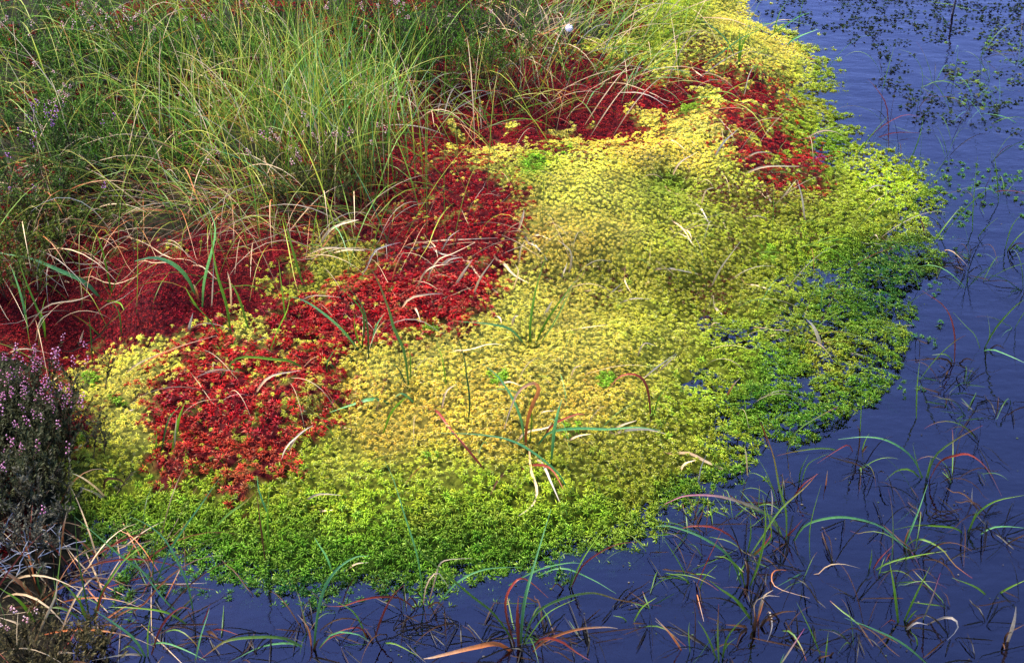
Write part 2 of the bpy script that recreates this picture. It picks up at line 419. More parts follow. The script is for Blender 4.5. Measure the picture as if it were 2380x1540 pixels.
# ------------------------------------------------------------------ sphagnum heads
def head(seed, n_out, n_in, n_low, L_in, droop, width, rise=0.75, rings=1):
    """one rosette of radius about 1: tapering branches round a tuft; V, F, T (0 base .. 1 tip), K (1 outer)"""
    r = np.random.default_rng(seed)
    V, F, T, K, B = [], [], [], [], []
    def branch(az, el, L, dr, w, k):
        ca, sa = math.cos(az), math.sin(az)
        def pt(t):
            q = L * t
            return np.array([ca * math.cos(el) * q, sa * math.cos(el) * q, math.sin(el) * q - dr * L * t * t])
        side = np.array([-sa, ca, 0.0]); b = len(V); bid = (B[-1] + 1) if B else 0
        if rings == 0:                                       # far off: one folded kite
            m_ = pt(.4)
            V.extend([pt(0.05), m_ + side * w * 1.1, pt(1.0), m_ - side * w * 1.1]); T.extend([0, .5, 1, .5]); K.extend([k] * 4); B.extend([bid] * 4)
            F.extend([(b, b + 1, b + 2), (b, b + 2, b + 3)])
            return
        ts = (0.4,) if rings == 1 else (0.3, 0.65)
        ws = (1.0,) if rings == 1 else (1.0, 0.72)
        V.append(pt(0.05)); T.append(0.0); K.append(k)
        for t, ww in zip(ts, ws):
            c = pt(t)
            for o in (side * w * ww, -side * w * ww, np.array([0, 0, w * 0.9 * ww])):
                V.append(c + o); T.append(t); K.append(k)
        V.append(pt(1.0)); T.append(1.0); K.append(k)
        a = b + 1
        F.extend([(b, a + 1, a + 2), (b, a + 2, a), (b, a, a + 1)])
        for j in range(len(ts) - 1):
            for p, q in ((0, 2), (2, 1), (1, 0)):
                F.append((a + p, a + q, a + 3 + q)); F.append((a + p, a + 3 + q, a + 3 + p))
            a += 3
        t_ = a + 3
        B.extend([bid] * (len(V) - b))
        F.extend([(a, a + 2, t_), (a + 2, a + 1, t_), (a + 1, a, t_)])
    for i in range(n_out):
        branch(2 * math.pi * (i + r.uniform(-.3, .3)) / n_out, rise * r.uniform(.6, 1.2), r.uniform(.85, 1.25), droop * r.uniform(.6, 1.4), width * r.uniform(.8, 1.2), 1.0)
    for i in range(n_in):
        branch(2 * math.pi * (i + r.uniform(-.4, .4)) / n_in, r.uniform(.8, 1.45), L_in * r.uniform(.7, 1.2), 0.1, width * .8, 0.0)
    for i in range(n_low):
        branch(2 * math.pi * (i + r.uniform(-.4, .4)) / n_low, r.uniform(-.3, .15), r.uniform(1.0, 1.4), .55, width, 1.0)
    return np.array(V), np.array(F), np.array(T), np.array(K), np.array(B)


def heads_at(tmpls, pos, nrm, size, cA, cB, pick, pale=None):
    """join many rosettes into one triangle soup; cA heart colour, cB tip colour"""
    s = Soup()
    n = len(pos)
    rot = RNG.uniform(0, 2 * math.pi, n)
    up = nrm + RNG.normal(0, .22, (n, 3)); up /= np.linalg.norm(up, axis=1, keepdims=True)
    ref = np.stack([np.cos(rot), np.sin(rot), np.zeros(n)], -1)
    X = ref - up * (ref * up).sum(1, keepdims=True); X /= np.linalg.norm(X, axis=1, keepdims=True)
    Y = np.cross(up, X)
    for k, (V, F, T, K, B) in enumerate(tmpls):
        m = np.where(pick == k)[0]
        if not len(m): continue
        P = (V[None, :, 0, None] * X[m][:, None] + V[None, :, 1, None] * Y[m][:, None] + V[None, :, 2, None] * up[m][:, None]) * size[m][:, None, None] + pos[m][:, None]
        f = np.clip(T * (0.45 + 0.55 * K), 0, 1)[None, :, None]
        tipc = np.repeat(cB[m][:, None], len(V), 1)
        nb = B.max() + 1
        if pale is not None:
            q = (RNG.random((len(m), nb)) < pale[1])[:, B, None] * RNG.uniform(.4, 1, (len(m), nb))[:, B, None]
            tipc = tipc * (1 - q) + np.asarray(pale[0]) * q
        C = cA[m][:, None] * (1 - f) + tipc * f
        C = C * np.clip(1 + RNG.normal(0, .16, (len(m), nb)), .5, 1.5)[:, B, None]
        FF = F[None] + (np.arange(len(m)) * len(V))[:, None, None]
        s.add(P.reshape(-1, 3), FF.reshape(-1, 3), np.clip(C, 0, 1).reshape(-1, 3))
    return s


def scatter(sp, ymin=1.2, ymax=5.6):
    ys = np.arange(ymin, ymax, sp * 0.866)
    xs = np.arange(-2.7, 2.7, sp)
    x, y = np.meshgrid(xs, ys)
    x = x + (np.arange(len(ys)) % 2)[:, None] * sp / 2
    x = (x + RNG.uniform(-.32, .32, x.shape) * sp).ravel(); y = (y + RNG.uniform(-.32, .32, y.shape) * sp).ravel()
    z = height(x, y); P = np.stack([x, y, z], -1)
    u, v = to_uv(P)
    k = (u > -200) & (u < 2580) & (v > -120) & (v < 1660)
    return P[k], u[k], v[k]


T_NEAR = [head(100 + i, 12, 5, 2, .6, .7, .085, .85, 1) for i in range(6)]
T_MID = [head(200 + i, 11, 6, 0, .6, .65, .10, .85, 1) for i in range(5)]
T_FAR = [head(300 + i, 11, 5, 0, .6, .6, .13, .85, 0) for i in range(5)]
T_GREEN = [head(400 + i, 9, 4, 5, .55, .36, .11, .6, 1) for i in range(6)]
T_GMID = [head(450 + i, 9, 4, 1, .55, .36, .11, .6, 1) for i in range(6)]
T_RED = [head(500 + i, 11, 5, 2, .7, .4, .09, .75, 1) for i in range(6)]
T_REDF = [head(600 + i, 10, 4, 0, .7, .4, .10, .75, 1) for i in range(4)]
T_FINE = [head(700 + i, 6, 1, 0, .7, .4, .16, .8, 0) for i in range(5)]


def carpet(name, label, cat, group, pos, size, cA, cB, tn, tf, ysplit, mat, solo=300, lift=.15, pale=None):
    """a moss carpet: the rosettes that show largest are parts of their own, the rest one mass"""
    e = link(name, None, label=label, category=cat, group=group)
    pos = pos.copy(); pos[:, 2] += size * lift
    cen = pos.mean(0); e.location = (cen[0], cen[1], float(height(cen[0], cen[1])))
    bpy.context.view_layer.update()
    off = np.array(e.location)
    nr = normal(pos[:, 0], pos[:, 1])
    u, v = to_uv(pos)
    vis = (u > 5) & (u < 2374) & (v > 5) & (v < 1535) & (pos[:, 2] > -0.004)
    app = size / np.hypot(pos[:, 1], CAM_H) * vis
    order = np.argsort(-app)
    so = order[:min(solo, int(vis.sum()))] if solo else order[:0]
    rest = np.setdiff1d(np.arange(len(pos)), so)
    if len(so):
        mA, mB = cA[so].mean(0), cB[so].mean(0)
        mes = []
        for V, F, T, K, B in tn:
            f = np.clip(T * (0.45 + 0.55 * K), 0, 1)[:, None]
            nb = B.max() + 1; tc = np.repeat(mB[None], len(V), 0)
            if pale is not None:
                q = (RNG.random(nb) < pale[1])[B, None] * RNG.uniform(.4, 1, nb)[B, None]; tc = tc * (1 - q) + np.asarray(pale[0]) * q
            Cc = (mA * (1 - f) + tc * f) * np.clip(1 + RNG.normal(0, .16, nb), .5, 1.5)[B, None]
            mes.append(mesh_np("moss_rosette", V, F, Cc, mat))
        for j, i in enumerate(so):
            o = bpy.data.objects.new("moss_rosette", mes[j % len(mes)])
            COL.objects.link(o); o.parent = e
            q = Vector(nr[i] + RNG.normal(0, .2, 3)).to_track_quat('Z', 'Y')
            o.rotation_mode = 'QUATERNION'
            from mathutils import Quaternion
            o.rotation_quaternion = q @ Quaternion((0, 0, 1), RNG.uniform(0, 6.28))
            o.location = pos[i] - off; o.scale = (size[i],) * 3
            rt = np.clip(cB[i] / np.maximum(mB, 1e-3), .4, 1.8)
            o.color = (*rt, 1)
    for nm, sel, T in (("moss_mass", rest[pos[rest, 1] < ysplit], tn), ("far_moss_mass", rest[pos[rest, 1] >= ysplit], tf)):
        if not len(sel): continue
        s = heads_at(T, pos[sel] - off, nr[sel], size[sel], cA[sel], cB[sel], RNG.integers(0, len(T), len(sel)), pale)
        link(nm, s.mesh(nm, mat), e, kind="stuff")
    return e


def jit(c, s=.12, n=None):
    n = len(c) if n is None else n
    return c * (1 + RNG.normal(0, s, (n, 1))) * (1 + RNG.normal(0, s * .35, (n, 3)))


def sink(x, y, u, v, P):
    """how much of the fringe carries heads; thin where the carpet runs out into the pool"""
    h = P[:, 2]
    f = fbm(x / 0.06, y / 0.06, 41, 2)
    return (h > -0.034) & (f > np.clip((0.004 - h) / 0.040, 0, 1) * 0.42 + 0.06)


# bright moss: two spacings, green coarse near the water, yellow tight on the cushions
def bright(sp):
    P, u, v = scatter(sp)
    s = region(u, v, P[:, 0], P[:, 1])
    k = ((s == 1) | (s == 4)) & sink(P[:, 0], P[:, 1], u, v, P)
    P, u, v, s = P[k], u[k], v[k], s[k]
    c = moss_colour(u, v)
    lime = np.zeros(len(u), bool)
    for a, b, rr in LIME: lime |= np.hypot(u - a, 1.3 * (v - b)) < rr * RNG.uniform(.5, 1.1, len(u))
    c[lime & (v < 1060)] = lin((160, 204, 60))
    mo = fbm(P[:, 0] / .11, P[:, 1] / .11, 31)[:, None] - .5; m2 = fbm(P[:, 0] / .03, P[:, 1] / .03, 33, 2)[:, None] - .5
    c = c * (1 + .7 * mo * np.array((.7, .9, .4)) + .5 * m2)
    br = s == 4
    c[br] = lin((104, 40, 30))
    return P, u, v, c, br


# stars adrift past the carpet's edge
_L = (gz > -0.002).astype(float)
for _ in range(24):
    p = np.pad(_L, 1, mode='edge'); _L = (p[:-2, 1:-1] + p[2:, 1:-1] + p[1:-1, :-2] + p[1:-1, 2:] + 2 * _L) / 6
RAFT_OUT = [(1540, 1000), (1700, 860), (1850, 740), (1950, 630), (2130, 590), (2210, 640), (2090, 720), (2130, 830), (2060, 940), (1960, 1020), (1800, 1070), (1720, 1130), (1580, 1160)]
FR_POLY = [(330, 1180), (1400, 1150), (1500, 900), (1700, 600), (1800, 60), (1720, -60), (2000, -60), (2400, 500), (2300, 1000), (1900, 1300), (1400, 1480), (250, 1480)]
P, u, v = scatter(0.0118)
_fx = np.clip(((P[:, 0] - GX[0]) / .02).astype(int), 0, len(GX) - 1); _fy = np.clip(((P[:, 1] - GY[0]) / .02).astype(int), 0, len(GY) - 1)
_l = _L[_fy, _fx]; _f = fbm(P[:, 0] / .055, P[:, 1] / .045, 71); _f2 = fbm(P[:, 0] / .16, P[:, 1] / .12, 72)
k = (P[:, 2] < 0) & inside(FR_POLY, u, v) & (_l > .06) & (_l + (_f - .5) * 0.6 > .09)
k2 = (P[:, 2] < .002) & inside(RAFT_OUT, u + (_f2 - .5) * 90, v + (_f - .5) * 50) & (_f > .12)
k |= k2
fr_P, fr_u, fr_v = P[k].copy(), u[k], v[k]
fr_P[:, 2] = np.where(k2[k], (_f[k] - .41) * .05, (_l[k] - .5) * .03 + (_f[k] - .5) * .03) + RNG.uniform(-.004, .004, k.sum())
fr_c = moss_colour(fr_u, fr_v) * np.array((.70, .76, .8)); fr_c[k2[k]] *= np.where(RNG.random((k2[k].sum(), 1)) < .35, (1.2, 1.0, .8), (.9, 1.0, 1.0))

_a, _b = bright(0.0103), bright(0.0087)
_ka, _kb = _a[2] >= 700, _b[2] < 700
P, u, v, c, br = (np.concatenate([p[_ka], q[_kb]]) for p, q in zip(_a, _b))
gr = c[:, 1] / np.maximum(c[:, 0], 1e-4)                    # >1.15 reads green
dense = (gr + RNG.normal(0, .10, len(gr)) < 1.2) | br
pos_t, u_t, v_t, c_t, b_t = P[dense], u[dense], v[dense], c[dense], br[dense]
P, u, v, c, br = bright(0.0126)
gr = c[:, 1] / np.maximum(c[:, 0], 1e-4)
loose = (gr + RNG.normal(0, .10, len(gr)) >= 1.2) & ~br
pos_g, u_g, v_g, c_g = (np.concatenate(q) for q in ((P[loose], fr_P), (u[loose], fr_u), (v[loose], fr_v), (c[loose], fr_c)))

sz_t = np.clip(RNG.normal(.0076, .0012, len(pos_t)), .0045, .012)
sz_g = np.clip(RNG.normal(.0108, .0017, len(pos_g)), .005, .012)
sz_t *= np.where(v_t < 700, .84, 1.0); sz_t *= .78 + .5 * fbm(pos_t[:, 0] / .07, pos_t[:, 1] / .07, 81); sz_g *= .8 + .45 * fbm(pos_g[:, 0] / .07, pos_g[:, 1] / .07, 82)
pos_t[:, 2] += RNG.uniform(-.003, .004, len(pos_t)); pos_g[:, 2] += RNG.uniform(-.004, .004, len(pos_g))
gt_ = np.clip((c_t[:, 1] / np.maximum(c_t[:, 0], 1e-4) - .92) / .3, 0, 1)[:, None]
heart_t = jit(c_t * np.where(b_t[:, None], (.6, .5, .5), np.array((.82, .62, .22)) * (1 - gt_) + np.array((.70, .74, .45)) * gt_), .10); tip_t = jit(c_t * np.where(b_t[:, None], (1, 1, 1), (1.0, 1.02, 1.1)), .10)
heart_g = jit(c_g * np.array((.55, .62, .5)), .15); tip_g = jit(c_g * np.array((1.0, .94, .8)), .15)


def zone(u, v):
    z = np.full(u.shape, 0)                                  # front cushion
    z[(v < 1.0 * 700) & (u < 2400)] = 1                      # middle hummock
    z[(v < 700) & (v > 590) & (u < 1500)] = 0
    z[(u > 1500) & (v > 480)] = 3                            # right-hand raft
    z[(u > 1850) & (v > 300)] = 3
    z[(u > 1480) & (v > 1100)] = 0
    z[(v < 205) & (u > 1400)] = 2                            # far ridge
    z[(u < 440) & (v < 1130)] = 4                            # left yellow strip
    z[(u >= 440) & (u < 880) & (v < 700)] = 5                # small island in the red
    z[(u >= 440) & (u < 810) & (v >= 700) & (v < 1060)] = 5
    return z


zt, zg = zone(u_t, v_t), zone(u_g, v_g)
NAMES = {0: ("yellow golden moss cushion in the middle of the front, with brown starry heads", None),
         1: ("pale lemon yellow moss hummock behind, right of the crimson patch", None),
         2: ("far yellow moss ridge curving along the pool at the top", None),
         3: ("olive moss raft spreading into the pool on the right", None),
         4: ("pale yellow moss strip beside the pink heather, left of the red patch", None),
         5: ("small yellow moss tufts scattered inside the red moss", None)}
for k, (lab, g) in NAMES.items():
    m = zt == k
    if m.sum() < 5: continue
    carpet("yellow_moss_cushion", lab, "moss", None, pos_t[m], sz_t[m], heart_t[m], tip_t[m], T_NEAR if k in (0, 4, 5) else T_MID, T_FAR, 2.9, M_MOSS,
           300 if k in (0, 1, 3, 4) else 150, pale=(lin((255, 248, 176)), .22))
GN = {0: "bright green starry moss along the front water's edge", 3: "green floating moss reaching far into the pool on the right",
      1: "lime green moss tufts on the pale yellow hummock", 2: "green moss fringe on the far yellow ridge"}
zg[(zg == 4) | (zg == 5)] = 0
for k, lab in GN.items():
    m = zg == k
    if m.sum() < 5: continue
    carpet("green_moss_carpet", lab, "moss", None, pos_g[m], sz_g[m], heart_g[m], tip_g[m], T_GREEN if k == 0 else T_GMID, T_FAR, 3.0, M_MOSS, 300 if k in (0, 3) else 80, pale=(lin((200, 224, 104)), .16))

# coarse red moss
P, u, v = scatter(0.0118)
s = region(u, v, P[:, 0], P[:, 1])
k = (s == 2)
P, u, v = P[k], u[k], v[k]
back = u > 1400
t = np.clip((v - 985) / 140, 0, 1) * (u < 760)
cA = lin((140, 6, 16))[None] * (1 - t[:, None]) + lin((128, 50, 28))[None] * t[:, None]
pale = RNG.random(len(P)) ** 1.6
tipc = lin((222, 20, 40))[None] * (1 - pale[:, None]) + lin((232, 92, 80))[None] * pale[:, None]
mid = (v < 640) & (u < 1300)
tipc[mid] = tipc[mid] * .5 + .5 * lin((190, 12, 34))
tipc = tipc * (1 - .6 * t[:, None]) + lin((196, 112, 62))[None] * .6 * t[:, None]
dr_ = fbm(P[:, 0] / .06, P[:, 1] / .06, 95)[:, None]
tipc = tipc * np.where(dr_ < .45, (.72, .6, .95), np.where(dr_ > .6, (1.08, 1.5, 1.25), (1, 1, 1)))
cA, cB = jit(cA, .25), jit(tipc, .25)
sz = np.clip(RNG.normal(.0108, .0020, len(P)), .005, .016) * np.where(v < 640, .72, 1)
P[:, 2] += RNG.uniform(-.003, .004, len(P))
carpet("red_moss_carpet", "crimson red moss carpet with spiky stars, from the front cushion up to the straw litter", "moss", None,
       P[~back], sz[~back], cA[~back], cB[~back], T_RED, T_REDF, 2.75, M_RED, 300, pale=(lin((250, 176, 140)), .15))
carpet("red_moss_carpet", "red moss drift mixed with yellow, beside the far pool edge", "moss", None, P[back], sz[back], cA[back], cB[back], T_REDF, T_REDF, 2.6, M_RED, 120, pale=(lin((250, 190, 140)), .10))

# fine crimson moss
P, u, v = scatter(0.0062)
s = region(u, v, P[:, 0], P[:, 1])
k = (s == 3) | ((s == 5) & (fbm(P[:, 0] / .12, P[:, 1] / .12, 51) > .5) & (P[:, 2] > .01))
k &= (v > 500) | (RNG.random(len(u)) < .55)
P, u, v = P[k], u[k], v[k]
bl = fbm(P[:, 0] / .09, P[:, 1] / .09, 53)[:, None]
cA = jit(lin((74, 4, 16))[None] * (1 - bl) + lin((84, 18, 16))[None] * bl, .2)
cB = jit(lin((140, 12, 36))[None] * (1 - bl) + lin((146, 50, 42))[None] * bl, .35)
sz = np.clip(RNG.normal(.0048, .0013, len(P)), .0028, .010) * np.where(v < 400, 1.25, 1)
bk = inside([(780, -200), (1700, -200), (1700, 420), (880, 420)], u, v)
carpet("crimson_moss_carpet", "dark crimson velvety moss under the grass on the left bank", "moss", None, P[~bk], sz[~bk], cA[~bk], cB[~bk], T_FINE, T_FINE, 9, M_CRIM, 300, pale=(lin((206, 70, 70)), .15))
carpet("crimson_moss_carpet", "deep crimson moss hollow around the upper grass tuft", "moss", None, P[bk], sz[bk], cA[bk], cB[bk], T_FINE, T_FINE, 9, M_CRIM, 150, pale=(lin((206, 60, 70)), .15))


# dark weed standing in the shallows at the far end of the pool
WEED = [(1760, 40), (1730, -90), (2520, -110), (2520, 420), (2330, 330), (2160, 330), (2060, 240), (1990, 120), (1900, 90)]
P, u, v = scatter(0.0120, 2.6)
f = fbm(P[:, 0] / .07, P[:, 1] / .05, 61); f2 = noise(P[:, 0] / .02, P[:, 1] / .02, 62)
k = inside(WEED, u + (f2 - .5) * 60, v) & (f > .47) & (f2 > .34)
P, u, v = P[k], u[k], v[k]
P[:, 2] = RNG.uniform(-.009, .006, len(P))
grn = np.hypot((u - 2285), 1.2 * (v - 175)) < RNG.uniform(20, 130, len(u))
cB = np.where(grn[:, None], lin((120, 150, 44)), lin((48, 62, 36))); cB = jit(cB, .45)
carpet("water_weed", "dark weed tufts standing out of the far shallows at top right", "weed", None, P[~grn], RNG.uniform(.004, .010, (~grn).sum()), cB[~grn] * .5, cB[~grn], T_FAR, T_FAR, 2.6, M_MOSS, 200)
carpet("water_weed", "olive green moss tufts among the dark weed near the right edge", "weed", None, P[grn], RNG.uniform(.005, .011, grn.sum()), cB[grn] * .6, cB[grn], T_GMID, T_MID, 2.6, M_MOSS, 120)
# thin drifts of sunk moss in open water
P, u, v = scatter(0.016)
f = fbm(P[:, 0] / .10, P[:, 1] / .10, 63)
k = inside([(2190, 380), (2420, 360), (2420, 620), (2200, 640), (2150, 560)], u, v) & (f > .5)
k |= inside([(1900, 640), (2160, 600), (2190, 760), (2140, 960), (1960, 1060), (1800, 1100), (1760, 1050), (2000, 900), (2040, 760)], u, v) & (f > .54)
k |= inside([(350, 1370), (960, 1390), (980, 1440), (420, 1450)], u, v) & (f > .42)
P, u, v = P[k], u[k], v[k]
P[:, 2] = RNG.uniform(-.014, .002, len(P)); cB = jit(np.repeat(lin((84, 130, 62))[None], len(P), 0), .25)
carpet("sunken_moss", "loose blue green moss stars sunk just below the pool surface", "moss", None, P, np.full(len(P), .009), cB * .7, cB, T_GMID, T_FAR, 2.7, M_MOSS, 150)

# ------------------------------------------------------------------ blades
PAL = {'b': [(60, 98, 44), (106, 166, 100), (138, 190, 124)], 'g': [(58, 88, 20), (104, 144, 36), (146, 172, 58)], 'R': [(78, 112, 40), (104, 136, 62), (164, 72, 56)],
       'n': [(14, 12, 10), (30, 22, 16), (48, 34, 24)], 'r': [(84, 46, 26), (146, 54, 40), (184, 104, 80)], 'o': [(150, 72, 34), (206, 124, 70), (236, 200, 160)], 's': [(166, 124, 84), (222, 188, 146), (232, 204, 170)],
       'w': [(150, 126, 102), (196, 178, 158), (186, 172, 162)], 'p': [(92, 118, 70), (140, 120, 110), (188, 84, 130)], 'k': [(36, 26, 16), (78, 50, 30), (112, 76, 48)],
       'y': [(84, 100, 22), (158, 166, 48), (206, 190, 84)], 'O': [(66, 92, 26), (130, 132, 40), (206, 112, 34)], 'd': [(30, 52, 22), (60, 92, 40), (84, 116, 54)]}


def grad(code, n, k=1.0):
    c = lin(PAL[code]); t = np.linspace(0, 1, n)[:, None]
    a = np.where(t < .5, c[0] * (1 - 2 * t) + c[1] * 2 * t, c[1] * (2 - 2 * t) + c[2] * (2 * t - 1))
    return a * RNG.uniform(.66, 1.0) * k


def spline(P, n):
    P = np.asarray(P, float)
    if len(P) == 2: return P[0] + (P[1] - P[0]) * np.linspace(0, 1, n)[:, None]
    Q = np.vstack([2 * P[0] - P[1], P, 2 * P[-1] - P[-2]]); out = []
    t = np.linspace(0, len(P) - 1 - 1e-6, n)
    for x in t:
        i = int(x); f = x - i; a, b, c, d = Q[i:i + 4]
        out.append(.5 * ((2 * b) + (c - a) * f + (2 * a - 5 * b + 4 * c - d) * f * f + (3 * b - a - 3 * c + d) * f ** 3))
    return np.array(out)


def ribbon(P, w, col, fold=.35, roll=None, tip=.08):
    """a tapering keeled leaf along the points P; w is its full width"""
    n = len(P)
    T = np.gradient(P, axis=0); T /= np.linalg.norm(T, axis=1, keepdims=True) + 1e-9
    roll = RNG.uniform(-.6, .6) if roll is None else roll
    face = np.array([RNG.uniform(-.5, .5), -.7 + RNG.uniform(-.4, .4), .7]); face /= np.linalg.norm(face)
    S = np.cross(T, face); S /= np.linalg.norm(S, axis=1, keepdims=True) + 1e-9
    N = np.cross(S, T)
    a = (np.linspace(-.5, .5, n) * roll)[:, None]
    S, N = S * np.cos(a) + N * np.sin(a), N * np.cos(a) - S * np.sin(a)
    t = np.linspace(0, 1, n); w = w * .62
    wd = w * .5 * np.clip(np.minimum(.55 + t * 1.6, 1.0) * np.clip((1 - t) / .55, tip, 1) ** .8, 0, 1)
    wd = wd[:, None]
    L, R, M = P - S * wd, P + S * wd, P - N * wd * fold
    V = np.stack([L, M, R], 1).reshape(-1, 3)
    i = np.arange(n - 1)[:, None] * 3
    F = np.concatenate([i + np.array([[0, 1, 4]]), i + np.array([[0, 4, 3]]), i + np.array([[1, 2, 5]]), i + np.array([[1, 5, 4]])])
    return V, F, np.repeat(col, 3, 0)


CROP = {'01': (0, 0), '02': (761.5, 0), '03': (1523, 0), '11': (0, 495), '12': (761.5, 495), '13': (1523, 495), '21': (0, 988), '22': (761.5, 988), '23': (1523, 988)}


def traced(crop, txt):
    """a leaf traced as 'code width x,y x,y ...'; '!' at the end: its tip lies on the ground or water"""
    f = txt.split(); code, w = f[0], float(f[1]) / 1000
    down = f[-1] == '!'
    if down: f = f[:-1]
    q = np.array([[float(z) for z in p.split(",")] for p in f[2:]]) * .36 + np.array(CROP[crop])
    base = on_ground(q[0, 0], q[0, 1])
    if height(base[0], base[1]) > .004: w *= 1.5
    seg = np.append(0, np.cumsum(np.linalg.norm(np.diff(q, axis=0), axis=1))); t = seg / seg[-1]
    px = np.hypot(base[1], CAM_H) / FPX
    y1 = on_ground(q[-1, 0], q[-1, 1])[1] if down else base[1] + RNG.uniform(-.3, .35) * seg[-1] * px
    P = at_y(q[:, 0], q[:, 1], base[1] + (y1 - base[1]) * t)
    g = on_ground(q[:, 0], q[:, 1])
    low = P[:, 2] < np.maximum(height(P[:, 0], P[:, 1]), 0) + .004
    P[low] = g[low] + np.array([0, 0, .005])
    P[0] = base - np.array([0, 0, .012])
    n = int(np.clip(seg[-1] / 16, 8, 22))
    P = spline(P, n)
    if not down and len(q) > 2: P[:, :] += np.sin(np.linspace(0, 3, n))[:, None] * RNG.normal(0, .002, 3)
    return base, code, w, P


def leaf_mesh(name, P, w, code, org):
    mat = M_STRAW if code in 'swok' else M_LEAF
    V, F, C = ribbon(P - org, w, np.clip(grad(code, len(P), (1.2 if height(org[0], org[1]) > .004 else .85) if name != 'grass_wisp' else 1.0), 0, .9))
    return mesh_np(name, V, F, C, mat)


def plant(name, label, cat, group, crop, txt):
    parts = [traced(crop, t) for t in txt.split(";") if t.strip()]
    org = parts[0][0]
    e = link(name, None, label=label, category=cat, group=group); e.location = org
    for base, code, w, P in parts:
        link("leaf", leaf_mesh("leaf", P, w, code, org), e)
    return e


